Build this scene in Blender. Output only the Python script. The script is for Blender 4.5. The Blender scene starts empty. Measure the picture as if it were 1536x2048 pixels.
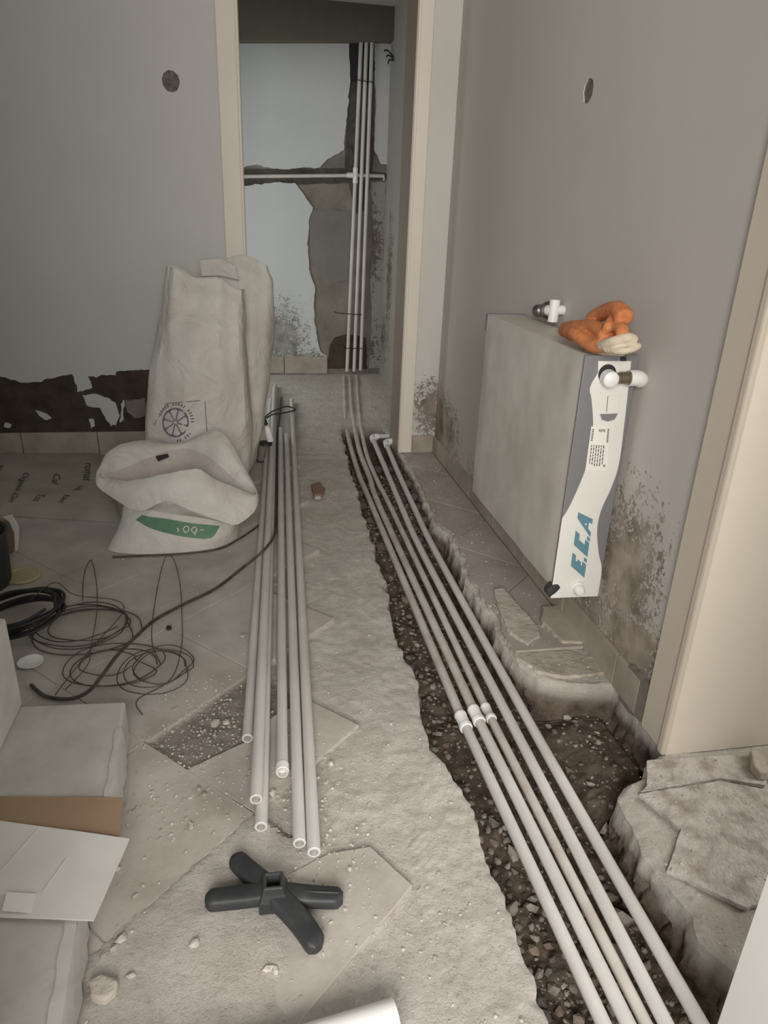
import bpy, bmesh, math, random
import numpy as np
from mathutils import Vector, Matrix, noise
random.seed(7)
S = bpy.context.scene
COL = S.collection

# ------------------------------------------------------------------ camera
F_PX, CX, CY, CAM_H = 1400.0, 768.0, 1024.0, 1.1
def _unit(v): return v / np.linalg.norm(v)
_Y = _unit(np.array([498 - CX, 436 - CY, F_PX]))            # hall axis seen by the camera
_D = np.array([-133.0, 3376.0, 0.0]); _D[2] = -(_Y[0]*_D[0] + _Y[1]*_D[1]) / _Y[2]; _D = _unit(_D)
_X = np.cross(_D, _Y)
ROT = np.stack([_X, _Y, -_D])
cd = bpy.data.cameras.new('camera'); cam = bpy.data.objects.new('camera', cd); COL.objects.link(cam)
cx, cy, cz = ROT @ [1, 0, 0], ROT @ [0, -1, 0], ROT @ [0, 0, -1]
cam.matrix_world = Matrix(((cx[0], cy[0], cz[0], 0), (cx[1], cy[1], cz[1], 0), (cx[2], cy[2], cz[2], CAM_H), (0, 0, 0, 1)))
cd.sensor_fit = 'VERTICAL'; cd.sensor_height = 36; cd.lens = F_PX / 2048 * 36; cd.clip_start = 0.02
S.camera = cam
# ------------------------------------------------------------------ light
w = bpy.data.worlds.new('daylight'); S.world = w; w.use_nodes = True
w.node_tree.nodes['Background'].inputs[0].default_value = (0.80, 0.86, 0.95, 1)
w.node_tree.nodes['Background'].inputs[1].default_value = 0.34
def area(name, loc, target, sx, sy, power, col):
    l = bpy.data.lights.new(name, 'AREA'); l.shape = 'RECTANGLE'; l.size = sx; l.size_y = sy
    l.energy = power; l.color = col
    o = bpy.data.objects.new(name, l); COL.objects.link(o); o.location = loc
    o.rotation_euler = (Vector(target) - Vector(loc)).to_track_quat('-Z', 'Y').to_euler()
    return o
area('window_light_entrance', (-0.40, -1.9, 1.75), (0.45, 3.0, 0.8), 1.9, 1.5, 165, (1.0, 0.975, 0.94))
area('window_light_side_room', (2.75, 0.75, 1.5), (0.0, 1.3, 0.2), 1.3, 1.3, 36, (1.0, 0.97, 0.93))
area('window_light_back_room', (-1.05, 4.35, 0.95), (0.35, 5.45, 0.45), 0.9, 1.1, 13, (0.93, 0.98, 1.0))
S.view_settings.view_transform = 'Standard'; S.view_settings.look = 'None'
S.view_settings.exposure = 0.0; S.view_settings.gamma = 1.0; S.view_settings.use_curve_mapping = False

# ------------------------------------------------------------------ measuring helpers: a photo pixel met with a real plane
def _ray(px, py): return ROT @ np.array([px - CX, py - CY, F_PX])
def FZ(px, py, z=0.0):
    d = _ray(px, py); t = (z - CAM_H) / d[2]; return Vector((t*d[0], t*d[1], z))
def FX(px, py, x):
    d = _ray(px, py); t = x / d[0]; return Vector((x, t*d[1], CAM_H + t*d[2]))
def FY(px, py, y):
    d = _ray(px, py); t = y / d[1]; return Vector((t*d[0], y, CAM_H + t*d[2]))
def N(x, y, z=0.0): return noise.noise(Vector((x, y, z)))
def fbm(x, y, z=0.0, o=4):
    s = 0; a = 1
    for i in range(o):
        s += a * N(x, y, z); x *= 2.07; y *= 2.07; z *= 2.07; a *= 0.5
    return s

# ------------------------------------------------------------------ mesh helpers
class MB:
    def __init__(self): self.v = []; self.f = []
    def add(self, vs, fs):
        b = len(self.v); self.v += [Vector(p) for p in vs]; self.f += [tuple(b + i for i in q) for q in fs]; return self
    def box(self, lo, hi):
        x0, y0, z0 = lo; x1, y1, z1 = hi
        return self.add([(x0,y0,z0),(x1,y0,z0),(x1,y1,z0),(x0,y1,z0),(x0,y0,z1),(x1,y0,z1),(x1,y1,z1),(x0,y1,z1)],
                        [(0,3,2,1),(4,5,6,7),(0,1,5,4),(1,2,6,5),(2,3,7,6),(3,0,4,7)])
    def rings(self, rs, closed=True, cap0=True, cap1=True):
        n = len(rs[0]); vs = [p for r in rs for p in r]; fs = []
        for i in range(len(rs) - 1):
            for j in range(n if closed else n - 1):
                k = (j + 1) % n
                fs.append((i*n + j, i*n + k, (i+1)*n + k, (i+1)*n + j))
        if cap0: fs.append(tuple(range(n - 1, -1, -1)))
        if cap1: fs.append(tuple((len(rs) - 1)*n + j for j in range(n)))
        return self.add(vs, fs)
    def tube(self, path, r, n=12, cap=True):
        path = [Vector(p) for p in path]; rs = []; up = None
        for i, p in enumerate(path):
            t = (path[min(i + 1, len(path) - 1)] - path[max(i - 1, 0)])
            t = t.normalized() if t.length > 1e-9 else Vector((0, 0, 1))
            if up is None: up = Vector((0, 0, 1)) if abs(t.z) < 0.9 else Vector((1, 0, 0))
            a = t.cross(up).normalized(); b = a.cross(t).normalized(); up = b
            rr = r[i] if isinstance(r, (list, tuple)) else r
            rs.append([p + (a*math.cos(2*math.pi*k/n) + b*math.sin(2*math.pi*k/n))*rr for k in range(n)])
        return self.rings(rs, cap0=cap, cap1=cap)
    def hollow(self, a, b, ro, ri, n=20):
        """straight pipe with an open bore at both ends"""
        a = Vector(a); b = Vector(b); t = (b - a).normalized()
        up = Vector((0, 0, 1)) if abs(t.z) < 0.9 else Vector((1, 0, 0))
        e = t.cross(up).normalized(); g = e.cross(t)
        R = lambda c, r: [c + (e*math.cos(2*math.pi*k/n) + g*math.sin(2*math.pi*k/n))*r for k in range(n)]
        d = t*min(0.12, (b - a).length*0.4); c = min(0.0012, (b - a).length*0.1)
        return self.rings([R(a + d, ri), R(a, ri), R(a, ro - c), R(a + t*c, ro), R(b - t*c, ro), R(b, ro - c), R(b, ri), R(b - d, ri)])
    def lathe(self, base, axis, prof, n=20):
        """prof: (distance along axis, radius)"""
        base = Vector(base); t = Vector(axis).normalized()
        up = Vector((0, 0, 1)) if abs(t.z) < 0.9 else Vector((1, 0, 0))
        e = t.cross(up).normalized(); g = e.cross(t)
        return self.rings([[base + t*s + (e*math.cos(2*math.pi*k/n) + g*math.sin(2*math.pi*k/n))*max(r, 1e-5) for k in range(n)] for s, r in prof])
    def prism(self, poly, off):
        """flat outline (3D points) pushed along off"""
        n = len(poly); off = Vector(off)
        a = [Vector(p) for p in poly]; b = [p + off for p in a]
        return self.add(a + b, [tuple(range(n - 1, -1, -1)), tuple(range(n, 2*n))] + [(i, (i+1) % n, n + (i+1) % n, n + i) for i in range(n)])
    def plate(self, outer, holes, to3d, off):
        """plate with holes: 2D loops mapped by to3d, thickness off"""
        bm = bmesh.new(); es = []; loops = []
        for lp in [outer] + holes:
            lp = [p for i, p in enumerate(lp) if abs(p[0] - lp[i-1][0]) + abs(p[1] - lp[i-1][1]) > 2e-5]
            vs = [bm.verts.new((p[0], p[1], 0)) for p in lp]; loops.append(vs)
            es += [bm.edges.new((vs[i], vs[(i+1) % len(vs)])) for i in range(len(vs))]
        bmesh.ops.triangle_fill(bm, edges=es, use_beauty=True, normal=(0, 0, 1))
        bm.verts.index_update(); off = Vector(off)
        a = [Vector(to3d(v.co.x, v.co.y)) for v in bm.verts]; n = len(a)
        fs = [tuple(v.index for v in f.verts) for f in bm.faces]
        side = []
        for vs in loops:
            for i in range(len(vs)):
                p, q = vs[i].index, vs[(i+1) % len(vs)].index; side.append((p, q, n + q, n + p))
        bm.free()
        return self.add(a + [p + off for p in a], [f[::-1] for f in fs] + [tuple(n + i for i in f) for f in fs] + side)

def mesh_of(name, mb, off=Vector((0, 0, 0)), smooth=True, fix=True):
    me = bpy.data.meshes.new(name)
    me.from_pydata([tuple(p - off) for p in mb.v], [], mb.f)
    if fix:
        bm = bmesh.new(); bm.from_mesh(me); bmesh.ops.recalc_face_normals(bm, faces=bm.faces[:]); bm.to_mesh(me); bm.free()
    if smooth:
        me.polygons.foreach_set('use_smooth', [True]*len(me.polygons))
        try: me.set_sharp_from_angle(angle=math.radians(38))
        except Exception: pass
    me.update(); return me
ORIGIN = {}
def obj(name, mb, mat, parent=None, smooth=True, bevel=0, fix=True, off=None):
    if parent is not None: off = ORIGIN[parent.name]
    elif off is None: off = Vector((0, 0, 0))
    off = Vector(off)
    o = bpy.data.objects.new(name, mesh_of(name, mb, off, smooth, fix)); COL.objects.link(o)
    if mat: o.data.materials.append(mat)
    if parent is not None: o.parent = parent
    else: o.location = off
    ORIGIN[o.name] = off
    if bevel:
        m = o.modifiers.new('soft_edges', 'BEVEL'); m.width = bevel; m.segments = 2; m.limit_method = 'ANGLE'; m.angle_limit = math.radians(40)
    return o
def thing(name, label, cat, loc, group=None):
    o = bpy.data.objects.new(name, None); COL.objects.link(o); o.location = loc; o.empty_display_size = 0.05
    ORIGIN[o.name] = Vector(loc)
    return tag(o, label, cat, group)
def tag(o, label, cat, group=None, kind=None):
    o['label'] = label; o['category'] = cat
    if group: o['group'] = group
    if kind: o['kind'] = kind
    return o
def struct(o, label, cat): return tag(o, label, cat, kind='structure')
def catmull(pts, per=8, closed=False):
    P = [Vector(p) for p in pts]; out = []; n = len(P)
    for i in range(n if closed else n - 1):
        g = (lambda k: P[k % n]) if closed else (lambda k: P[max(0, min(n - 1, k))])
        a, b, c, d = g(i - 1), g(i), g(i + 1), g(i + 2)
        for k in range(per):
            t = k / per
            out.append(0.5*((2*b) + (c - a)*t + (2*a - 5*b + 4*c - d)*t*t + (3*b - a - 3*c + d)*t**3))
    if not closed: out.append(P[-1])
    return out
def jag(pts, step, amp, seed=0.0, closed=False):
    """2D polyline broken up into small irregular steps"""
    out = []; n = len(pts)
    for i in range(n if closed else n - 1):
        a = Vector(pts[i][:2]); b = Vector(pts[(i + 1) % n][:2]); L = (b - a).length; k = max(1, int(L / step))
        nr = Vector((-(b - a).y, (b - a).x)); nr = nr / nr.length if nr.length > 0 else nr
        for j in range(k):
            p = a.lerp(b, j / k)
            s = (fbm(p.x*9 + seed, p.y*9, seed, 2)*0.6 + fbm(p.x*45 + seed, p.y*45, seed + 3, 3)*0.7)*amp
            out.append(tuple(p + nr*(s if j else 0)))
    if not closed: out.append(tuple(pts[-1][:2]))
    return out

# ------------------------------------------------------------------ materials
class NT:
    def __init__(self, name):
        self.m = bpy.data.materials.new(name); self.m.use_nodes = True; self.t = self.m.node_tree
        self.b = self.t.nodes['Principled BSDF']
    def n(self, typ, **kw):
        x = self.t.nodes.new(typ)
        for k, v in kw.items(): setattr(x, k, v)
        return x
    def l(self, a, b): self.t.links.new(a, b)
    def pos(self, world=True):
        if world: return self.n('ShaderNodeNewGeometry').outputs['Position']
        return self.n('ShaderNodeTexCoord').outputs['Object']
    def noise(self, vec, scale, detail=5, rough=0.6, dist=0.0):
        x = self.n('ShaderNodeTexNoise'); x.inputs['Scale'].default_value = scale; x.inputs['Detail'].default_value = detail
        x.inputs['Roughness'].default_value = rough; x.inputs['Distortion'].default_value = dist
        self.l(vec, x.inputs['Vector']); return x.outputs['Fac']
    def ramp(self, fac, p0, p1, c0=(0, 0, 0, 1), c1=(1, 1, 1, 1)):
        x = self.n('ShaderNodeValToRGB'); e = x.color_ramp.elements
        e[0].position = p0; e[1].position = p1; e[0].color = c0; e[1].color = c1
        self.l(fac, x.inputs[0]); return x.outputs[0]
    def mix(self, fac, a, b):
        x = self.n('ShaderNodeMix', data_type='RGBA')
        if isinstance(fac, (int, float)): x.inputs[0].default_value = fac
        else: self.l(fac, x.inputs[0])
        for i, v in ((6, a), (7, b)):
            if isinstance(v, (tuple, list)): x.inputs[i].default_value = (*v[:3], 1)
            else: self.l(v, x.inputs[i])
        return x.outputs[2]
    def math(self, op, a, b=None, c=None):
        x = self.n('ShaderNodeMath', operation=op)
        for i, v in enumerate((a, b, c)):
            if v is None: continue
            if isinstance(v, (int, float)): x.inputs[i].default_value = v
            else: self.l(v, x.inputs[i])
        return x.outputs[0]
    def bump(self, h, strength, dist=0.01, prev=None):
        x = self.n('ShaderNodeBump'); x.inputs['Strength'].default_value = strength; x.inputs['Distance'].default_value = dist
        self.l(h, x.inputs['Height'])
        if prev: self.l(prev, x.inputs['Normal'])
        self.l(x.outputs[0], self.b.inputs['Normal']); return x.outputs[0]
    def color(self, c):
        if isinstance(c, (tuple, list)): self.b.inputs['Base Color'].default_value = (*c[:3], 1)
        else: self.l(c, self.b.inputs['Base Color'])
    def set(self, rough=0.6, metal=0.0, spec=0.5):
        self.b.inputs['Roughness'].default_value = rough; self.b.inputs['Metallic'].default_value = metal
        self.b.inputs['Specular IOR Level'].default_value = spec; return self
def srgb(r, g, b):
    f = lambda c: (c/255)/12.92 if c/255 <= 0.04045 else (((c/255) + 0.055)/1.055)**2.4
    return (f(r), f(g), f(b))
def plain(name, c, rough=0.5, metal=0.0, var=0.12, scale=14, bump=0.0, bscale=60, world=True, c2=None, spec=0.5, lo=0.35, hi=0.7):
    t = NT(name); p = t.pos(world); k = t.noise(p, scale)
    d = c2 if c2 else tuple(x*(1 - var) for x in c)
    t.color(t.mix(t.ramp(k, lo, hi), c, d)); t.set(rough, metal, spec)
    if bump: t.bump(t.noise(p, bscale, 6), bump, 0.01)
    return t.m
def wall_paint(name, base, spots, dirt=0.5, dirt_col=(0.10, 0.085, 0.07)):
    """paint with peeled / mouldy patches; spots: (centre, radii, strength)"""
    t = NT(name); p = t.pos()
    col = t.mix(t.ramp(t.noise(p, 1.7, 3), 0.3, 0.75), base, tuple(c*0.93 for c in base))
    sm = t.noise(p, 60, 4); fine = t.noise(p, 24, 8, 0.72, 0.3)
    total = None
    for c, r, s in spots:
        vm = t.n('ShaderNodeVectorMath', operation='SUBTRACT'); t.l(p, vm.inputs[0]); vm.inputs[1].default_value = c
        vd = t.n('ShaderNodeVectorMath', operation='DIVIDE'); t.l(vm.outputs[0], vd.inputs[0]); vd.inputs[1].default_value = r
        vl = t.n('ShaderNodeVectorMath', operation='LENGTH'); t.l(vd.outputs[0], vl.inputs[0])
        a = t.math('MULTIPLY', t.math('SUBTRACT', 1.0, vl.outputs['Value']), s)
        total = a if total is None else t.math('MAXIMUM', total, a)
    if total is not None:
        spk = t.noise(p, 85, 6, 0.7, 0.2)
        m = t.math('ADD', t.math('MULTIPLY', total, 0.30), t.math('ADD', t.math('MULTIPLY', t.math('SUBTRACT', fine, 0.5), 1.0), t.math('MULTIPLY', t.math('SUBTRACT', spk, 0.5), 0.9)))
        mask = t.ramp(m, 0.11, 0.17)
        under = t.mix(t.ramp(t.noise(p, 11, 5), 0.35, 0.65), dirt_col, tuple(c*2.2 for c in dirt_col))
        halo = t.ramp(total, 0.0, 0.8)
        col = t.mix(t.math('MULTIPLY', halo, 0.35), col, (0.30, 0.27, 0.225))
        col = t.mix(mask, col, under)
        t.color(col); t.set(0.85, 0, 0.25)
        b1 = t.bump(sm, 0.06, 0.004); t.bump(t.math('SUBTRACT', 1.0, mask), 0.5, 0.004, b1)
    else:
        t.color(col); t.set(0.85, 0, 0.25); t.bump(sm, 0.06, 0.004)
    return t.m

M = {}
M['pvc'] = plain('white_polypropylene', srgb(211, 207, 201), 0.42, var=0.16, scale=5, bump=0.03, bscale=90)
M['pvc_dusty'] = plain('dusty_polypropylene', srgb(205, 199, 190), 0.6, c2=srgb(176, 167, 156), scale=9, bump=0.05)
M['pvc_new'] = plain('clean_white_plastic', srgb(236, 234, 230), 0.35, var=0.05)
M['chrome'] = plain('dull_chrome', srgb(150, 146, 142), 0.32, 1.0, var=0.3, scale=40)
M['brass'] = plain('nickel_brass', srgb(168, 158, 138), 0.38, 1.0, var=0.2, scale=30)
M['black'] = plain('black_plastic', srgb(46, 48, 49), 0.55, c2=srgb(70, 70, 68), scale=22, bump=0.08, lo=0.5, hi=0.85)
M['rubber'] = plain('black_rubber', srgb(40, 38, 36), 0.6, var=0.2)
M['cable'] = plain('dusty_black_cable', srgb(56, 50, 45), 0.6, c2=srgb(88, 78, 68), scale=30)
M['dark_cable'] = plain('black_cable', srgb(40, 38, 36), 0.55, var=0.3)
M['steel_wire'] = plain('thin_rusty_wire', srgb(84, 72, 62), 0.6, 0.2, var=0.3)
M['casing'] = plain('cream_painted_casing', srgb(226, 216, 200), 0.5, var=0.05, scale=3, bump=0.015)
M['casing_shaded'] = plain('shaded_cream_casing', srgb(214, 202, 184), 0.55, var=0.05, scale=3, bump=0.015)  # cream casing paint with its shade mixed in as tan
M['jamb_shaded'] = plain('shaded_jamb_paint', srgb(150, 134, 118), 0.6, var=0.06, scale=3)  # jamb paint browned so the colour carries the shadow on this face
M['white_paint'] = plain('white_jamb_paint', srgb(226, 224, 218), 0.6, var=0.03, scale=3)
M['cement'] = plain('rough_cement_render', srgb(140, 131, 122), 0.9, c2=srgb(112, 104, 97), scale=7, bump=0.45, bscale=40)
M['cement_dark'] = plain('dark_old_render', srgb(62, 52, 44), 0.95, c2=srgb(86, 72, 58), scale=12, bump=0.6, bscale=50)
M['chase'] = plain('dark_chased_masonry', srgb(92, 86, 80), 0.95, c2=srgb(60, 56, 53), scale=14, bump=0.8, bscale=38)
M['sleeve_black'] = plain('black_sleeve', srgb(44, 44, 45), 0.8, var=0.3)  # even black for the flat plate behind the riser tops
M['tile_skirting'] = plain('beige_marble_skirting', srgb(178, 168, 154), 0.55, c2=srgb(150, 139, 124), scale=7, bump=0.05)
M['ceiling'] = plain('ceiling_paint', srgb(190, 186, 176), 0.9, var=0.05)
M['beam'] = plain('olive_grey_beam_paint', srgb(110, 106, 93), 0.9, var=0.1)
M['film'] = plain('dusty_plastic_film', srgb(206, 199, 188), 0.5, c2=srgb(188, 181, 169), scale=6, bump=0.10, bscale=16)
M['cap_white'] = plain('white_end_wrap', srgb(224, 221, 213), 0.45, var=0.04)
M['cap_grey'] = plain('slate_grey_print', srgb(122, 121, 122), 0.5, var=0.08)
M['print_blue'] = plain('blue_letter_print', srgb(98, 138, 152), 0.5, var=0.06)
M['print_ink'] = plain('dark_ink_print', srgb(92, 88, 84), 0.6, var=0.1)
M['ink_faded'] = plain('faded_ink_print', srgb(86, 84, 76), 0.7, var=0.25, scale=60)
M['ink_logo'] = plain('violet_grey_logo_ink', srgb(118, 112, 122), 0.7, var=0.12, scale=50)
M['label_white'] = plain('white_label_paper', srgb(232, 226, 218), 0.6, var=0.04)
M['orange'] = plain('orange_cloth', srgb(206, 132, 82), 0.9, c2=srgb(184, 108, 62), scale=35, bump=0.3, bscale=140)
M['cream_cloth'] = plain('cream_cloth', srgb(214, 200, 178), 0.9, c2=srgb(190, 176, 152), scale=40, bump=0.25, bscale=140)
def woven(name, c, c2):
    t = NT(name); p = t.pos(False); k = t.noise(p, 5, 4)
    t.color(t.mix(t.ramp(k, 0.35, 0.7), c, c2)); t.set(0.55, 0, 0.4)
    x = t.n('ShaderNodeTexBrick'); x.inputs['Scale'].default_value = 90; x.inputs['Mortar Size'].default_value = 0.03
    t.l(p, x.inputs['Vector'])
    b = t.bump(x.outputs['Fac'], 0.06, 0.002); t.bump(t.noise(p, 8, 5, 0.55, 0.8), 0.6, 0.03, b)
    return t.m
M['sack'] = woven('white_woven_plastic', srgb(214, 208, 199), srgb(196, 188, 177))
M['sack_clean'] = woven('clean_white_woven_plastic', srgb(216, 211, 202), srgb(198, 191, 181))
M['sack_inside'] = woven('sack_lining', srgb(196, 188, 178), srgb(180, 170, 160))
M['green_print'] = woven('green_band_print', srgb(82, 124, 94), srgb(112, 148, 120))
M['paper'] = plain('grey_paper_sack', srgb(172, 164, 150), 0.8, c2=srgb(150, 142, 128), scale=6, bump=0.2, bscale=12)
M['block'] = plain('aerated_concrete', srgb(190, 186, 178), 0.95, c2=srgb(170, 163, 154), scale=9, bump=0.12, bscale=120)
M['block_film'] = plain('shiny_packing_film', srgb(200, 197, 191), 0.3, var=0.12, scale=9, bump=0.12, bscale=14)
M['cardboard'] = plain('brown_cardboard', srgb(160, 134, 108), 0.85, c2=srgb(146, 120, 95), scale=5, bump=0.05)
M['board_white'] = plain('white_coated_cardboard', srgb(224, 220, 213), 0.6, c2=srgb(208, 203, 194), scale=4, bump=0.08, bscale=10)
M['yellow_lid'] = plain('dusty_yellow_plastic', srgb(190, 182, 142), 0.5, var=0.1)
M['tile'] = plain('dusty_floor_tile', srgb(192, 185, 175), 0.62, c2=srgb(164, 155, 144), scale=6, bump=0.14, bscale=55)
M['tile_right'] = plain('smooth_floor_tile', srgb(178, 168, 160), 0.55, c2=srgb(156, 145, 136), scale=6, bump=0.10, bscale=55)
M['tile_crusty'] = plain('mortar_crusted_tile', srgb(198, 190, 182), 0.9, c2=srgb(158, 146, 136), scale=22, bump=0.7, bscale=70, lo=0.42, hi=0.66)
M['screed_lump'] = plain('broken_screed', srgb(196, 187, 174), 0.92, c2=srgb(160, 148, 134), scale=13, bump=0.6, bscale=60)
M['stone'] = plain('grey_brown_stone', srgb(170, 161, 149), 0.85, c2=srgb(120, 110, 98), scale=16, bump=0.3, bscale=80)
M['cobble'] = plain('dark_damp_cobble', srgb(98, 90, 82), 0.8, c2=srgb(70, 62, 56), scale=18, bump=0.3, bscale=80)
M['debris'] = plain('pale_mortar_crumbs', srgb(204, 197, 186), 0.9, c2=srgb(146, 136, 124), scale=40)
M['stone_brown'] = plain('brown_stone', srgb(150, 132, 114), 0.85, c2=srgb(112, 97, 84), scale=16, bump=0.3, bscale=80)
M['stone_dark'] = plain('dark_grey_stone', srgb(112, 107, 101), 0.85, c2=srgb(84, 79, 74), scale=16, bump=0.3, bscale=80)
M['brick_dust'] = plain('brown_brick_chip', srgb(140, 112, 94), 0.9, var=0.2)
M['hole'] = plain('dark_box_recess', srgb(132, 126, 120), 0.9, c2=srgb(74, 68, 63), scale=45, bump=0.5)
def floor_mat():
    t = NT('broken_floor'); p = t.pos()
    a = t.n('ShaderNodeAttribute'); a.attribute_name = 'soil'; soil = a.outputs['Fac']
    big = t.noise(p, 2.2, 4, 0.55); mid = t.noise(p, 9, 7, 0.7, 0.4); fine = t.noise(p, 60, 8, 0.75); tiny = t.noise(p, 190, 6, 0.7)
    c = t.mix(t.ramp(mid, 0.34, 0.68), srgb(206, 199, 188), srgb(162, 152, 140))
    c = t.mix(t.math('MULTIPLY', t.ramp(big, 0.48, 0.68), 0.4), c, srgb(154, 137, 116))
    c = t.mix(t.math('MULTIPLY', t.ramp(fine, 0.52, 0.70), 0.6), c, srgb(126, 115, 103))
    c = t.mix(t.math('MULTIPLY', t.ramp(tiny, 0.58, 0.68), 0.55), c, srgb(108, 98, 88))
    c = t.mix(t.math('MULTIPLY', t.ramp(tiny, 0.40, 0.32), 0.4), c, srgb(226, 220, 210))
    e = t.mix(t.ramp(t.noise(p, 22, 7, 0.7), 0.35, 0.68), srgb(124, 110, 95), srgb(72, 61, 52))
    e = t.mix(t.math('MULTIPLY', t.ramp(tiny, 0.55, 0.7), 0.5), e, srgb(150, 138, 122))
    t.color(t.mix(soil, c, e)); t.set(0.92, 0, 0.25)
    b = t.bump(fine, 0.75, 0.008); b = t.bump(tiny, 0.55, 0.004, b); t.bump(mid, 0.35, 0.02, b)
    return t.m
M['floor'] = floor_mat()

# ------------------------------------------------------------------ main dimensions
XR = 0.917          # right wall face
YD = 3.43           # wall with the doorway
YB = 5.45           # back wall of the far room
XDL, XDR = -0.016, 0.722   # clear opening
def terr(pts, z=0.0): return sorted([(FZ(a, b, z).y, FZ(a, b, z).x) for a, b in pts])
EL = terr([(681,850),(684,871),(690,898),(700,940),(713,970),(719,1007),(731,1035),(756,1119),(772,1153),(765,1168),(780,1184),(777,1208),(793,1273),(808,1309),(826,1330),(837,1356),(836,1400),(853,1450),(860,1486),(892,1517),(907,1549),(926,1565),(944,1604),(955,1635),(970,1697),(985,1737),(1010,1785),(1025,1820),(1032,1864),(1058,1913),(1078,1970),(1098,2014),(1102,2048)])
ER = terr([(806,915),(816,933),(834,960),(850,1002),(862,1025),(867,1043),(897,1067),(909,1091),(924,1124),(926,1142),(942,1172),(960,1199),(974,1215),(985,1225),(992,1261),(1010,1288),(1036,1318),(1080,1349),(1124,1358),(1168,1361)])
YWIDE0, YWIDE1 = FZ(1168,1361).y - 0.005, FZ(1294,1530).y
ER2 = terr([(1290,1535),(1290,1560),(1252,1574),(1234,1600),(1247,1635),(1274,1679),(1287,1715),(1318,1759),(1349,1794),(1379,1833),(1401,1882),(1463,1943)], -0.02)
def interp(tab, y):
    if y <= tab[0][0]: return tab[0][1]
    for (a, p), (b, q) in zip(tab, tab[1:]):
        if y <= b: return p + (q - p)*(y - a)/max(1e-6, b - a)
    return tab[-1][1]
def eL(y): return interp(EL, y) + 0.011*fbm(y*16, 3.1, 0, 5)
def eR(y):
    if y < ER2[-1][0]: v = interp(ER2, y)
    elif y < ER[0][0]:
        s = (y - ER2[-1][0])/max(1e-6, ER[0][0] - ER2[-1][0])
        v = XR - 0.004
        if s < 0.12: v = ER2[-1][1] + (v - ER2[-1][1])*s/0.12
        if s > 0.95: v = v + (ER[0][1] - v)*(s - 0.95)/0.05
    else: v = interp(ER, y)
    return v + 0.009*fbm(y*18, 9.7, 0, 5)
def sstep(a, b, x):
    t = max(0.0, min(1.0, (x - a)/(b - a))); return t*t*(3 - 2*t)
def depth(y):
    if y < 2.15: d = 0.115
    elif y < 2.6: d = 0.115 - 0.055*sstep(2.15, 2.6, y)
    else: d = 0.060*(1 - sstep(3.5, 4.0, y))
    return d + (0.012 if y < 3.75 else 0.012*max(0.0, 1 - (y - 3.75)/0.25))
TS, U0, V0 = 0.482, -0.633, 1.06
def tile_zone(x, y):
    """0 bare screed, 1 tiles still lie here, 2 broken-out tile, 3 front corner under dust"""
    if y > YD - 0.03 or x > 0.26: return 0
    u, v = x - y, x + y
    k = math.floor((U0 - u)/TS); m = math.floor((v - V0)/TS)
    rx = (U0 - TS*k + V0 + TS*(m + 1))/2
    if rx > 0.24: return 0
    if y < 1.13 and u > U0 - TS*1.0: return 3
    if k == 1 and m == 0: return 2
    return 1
COMB = [(FZ(a, b).x, FZ(a, b).y, r) for a, b, r in ((690,1425,.10),(790,1695,.10),(700,1120,.10),(860,1980,.08),(840,1700,.07),(720,1330,.07))]
def scr(x, y):
    """height of the screed and dust"""
    z = -0.011 + 0.0045*fbm(x*6, y*6, 1.0, 4) + 0.0026*fbm(x*38, y*38, 2.0, 3)
    zn = tile_zone(x, y)
    if zn == 1: return -0.0022 + 0.0016*fbm(x*5, y*5, 6.0, 3) + 0.0006*fbm(x*50, y*50, 2.0, 2)
    if zn == 3 or (x < 0.26 and y < 1.0):
        e = sstep(0.13, -0.02, x + 0.03*fbm(x*9, y*9, 3.0, 2))
        return -0.010 + 0.0125*e + (0.001 + 0.0015*e)*fbm(x*8, y*8, 1.0, 4) + 0.0008*fbm(x*50, y*50, 2.0, 2)
    for cx_, cy_, r_ in COMB:
        if abs(x - cx_) < r_ and abs(y - cy_) < r_:
            f = sstep(1.0, 0.35, math.hypot(x - cx_, y - cy_)/r_)
            z += f*0.0013*math.sin((-0.48*x + 0.88*y)*430 + 6*N(x*14, y*14, 0))*(0.6 + 0.6*N(x*30, y*30, 3))
    return min(z, -0.0035) if y < 3.4 else z + 0.004

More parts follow.
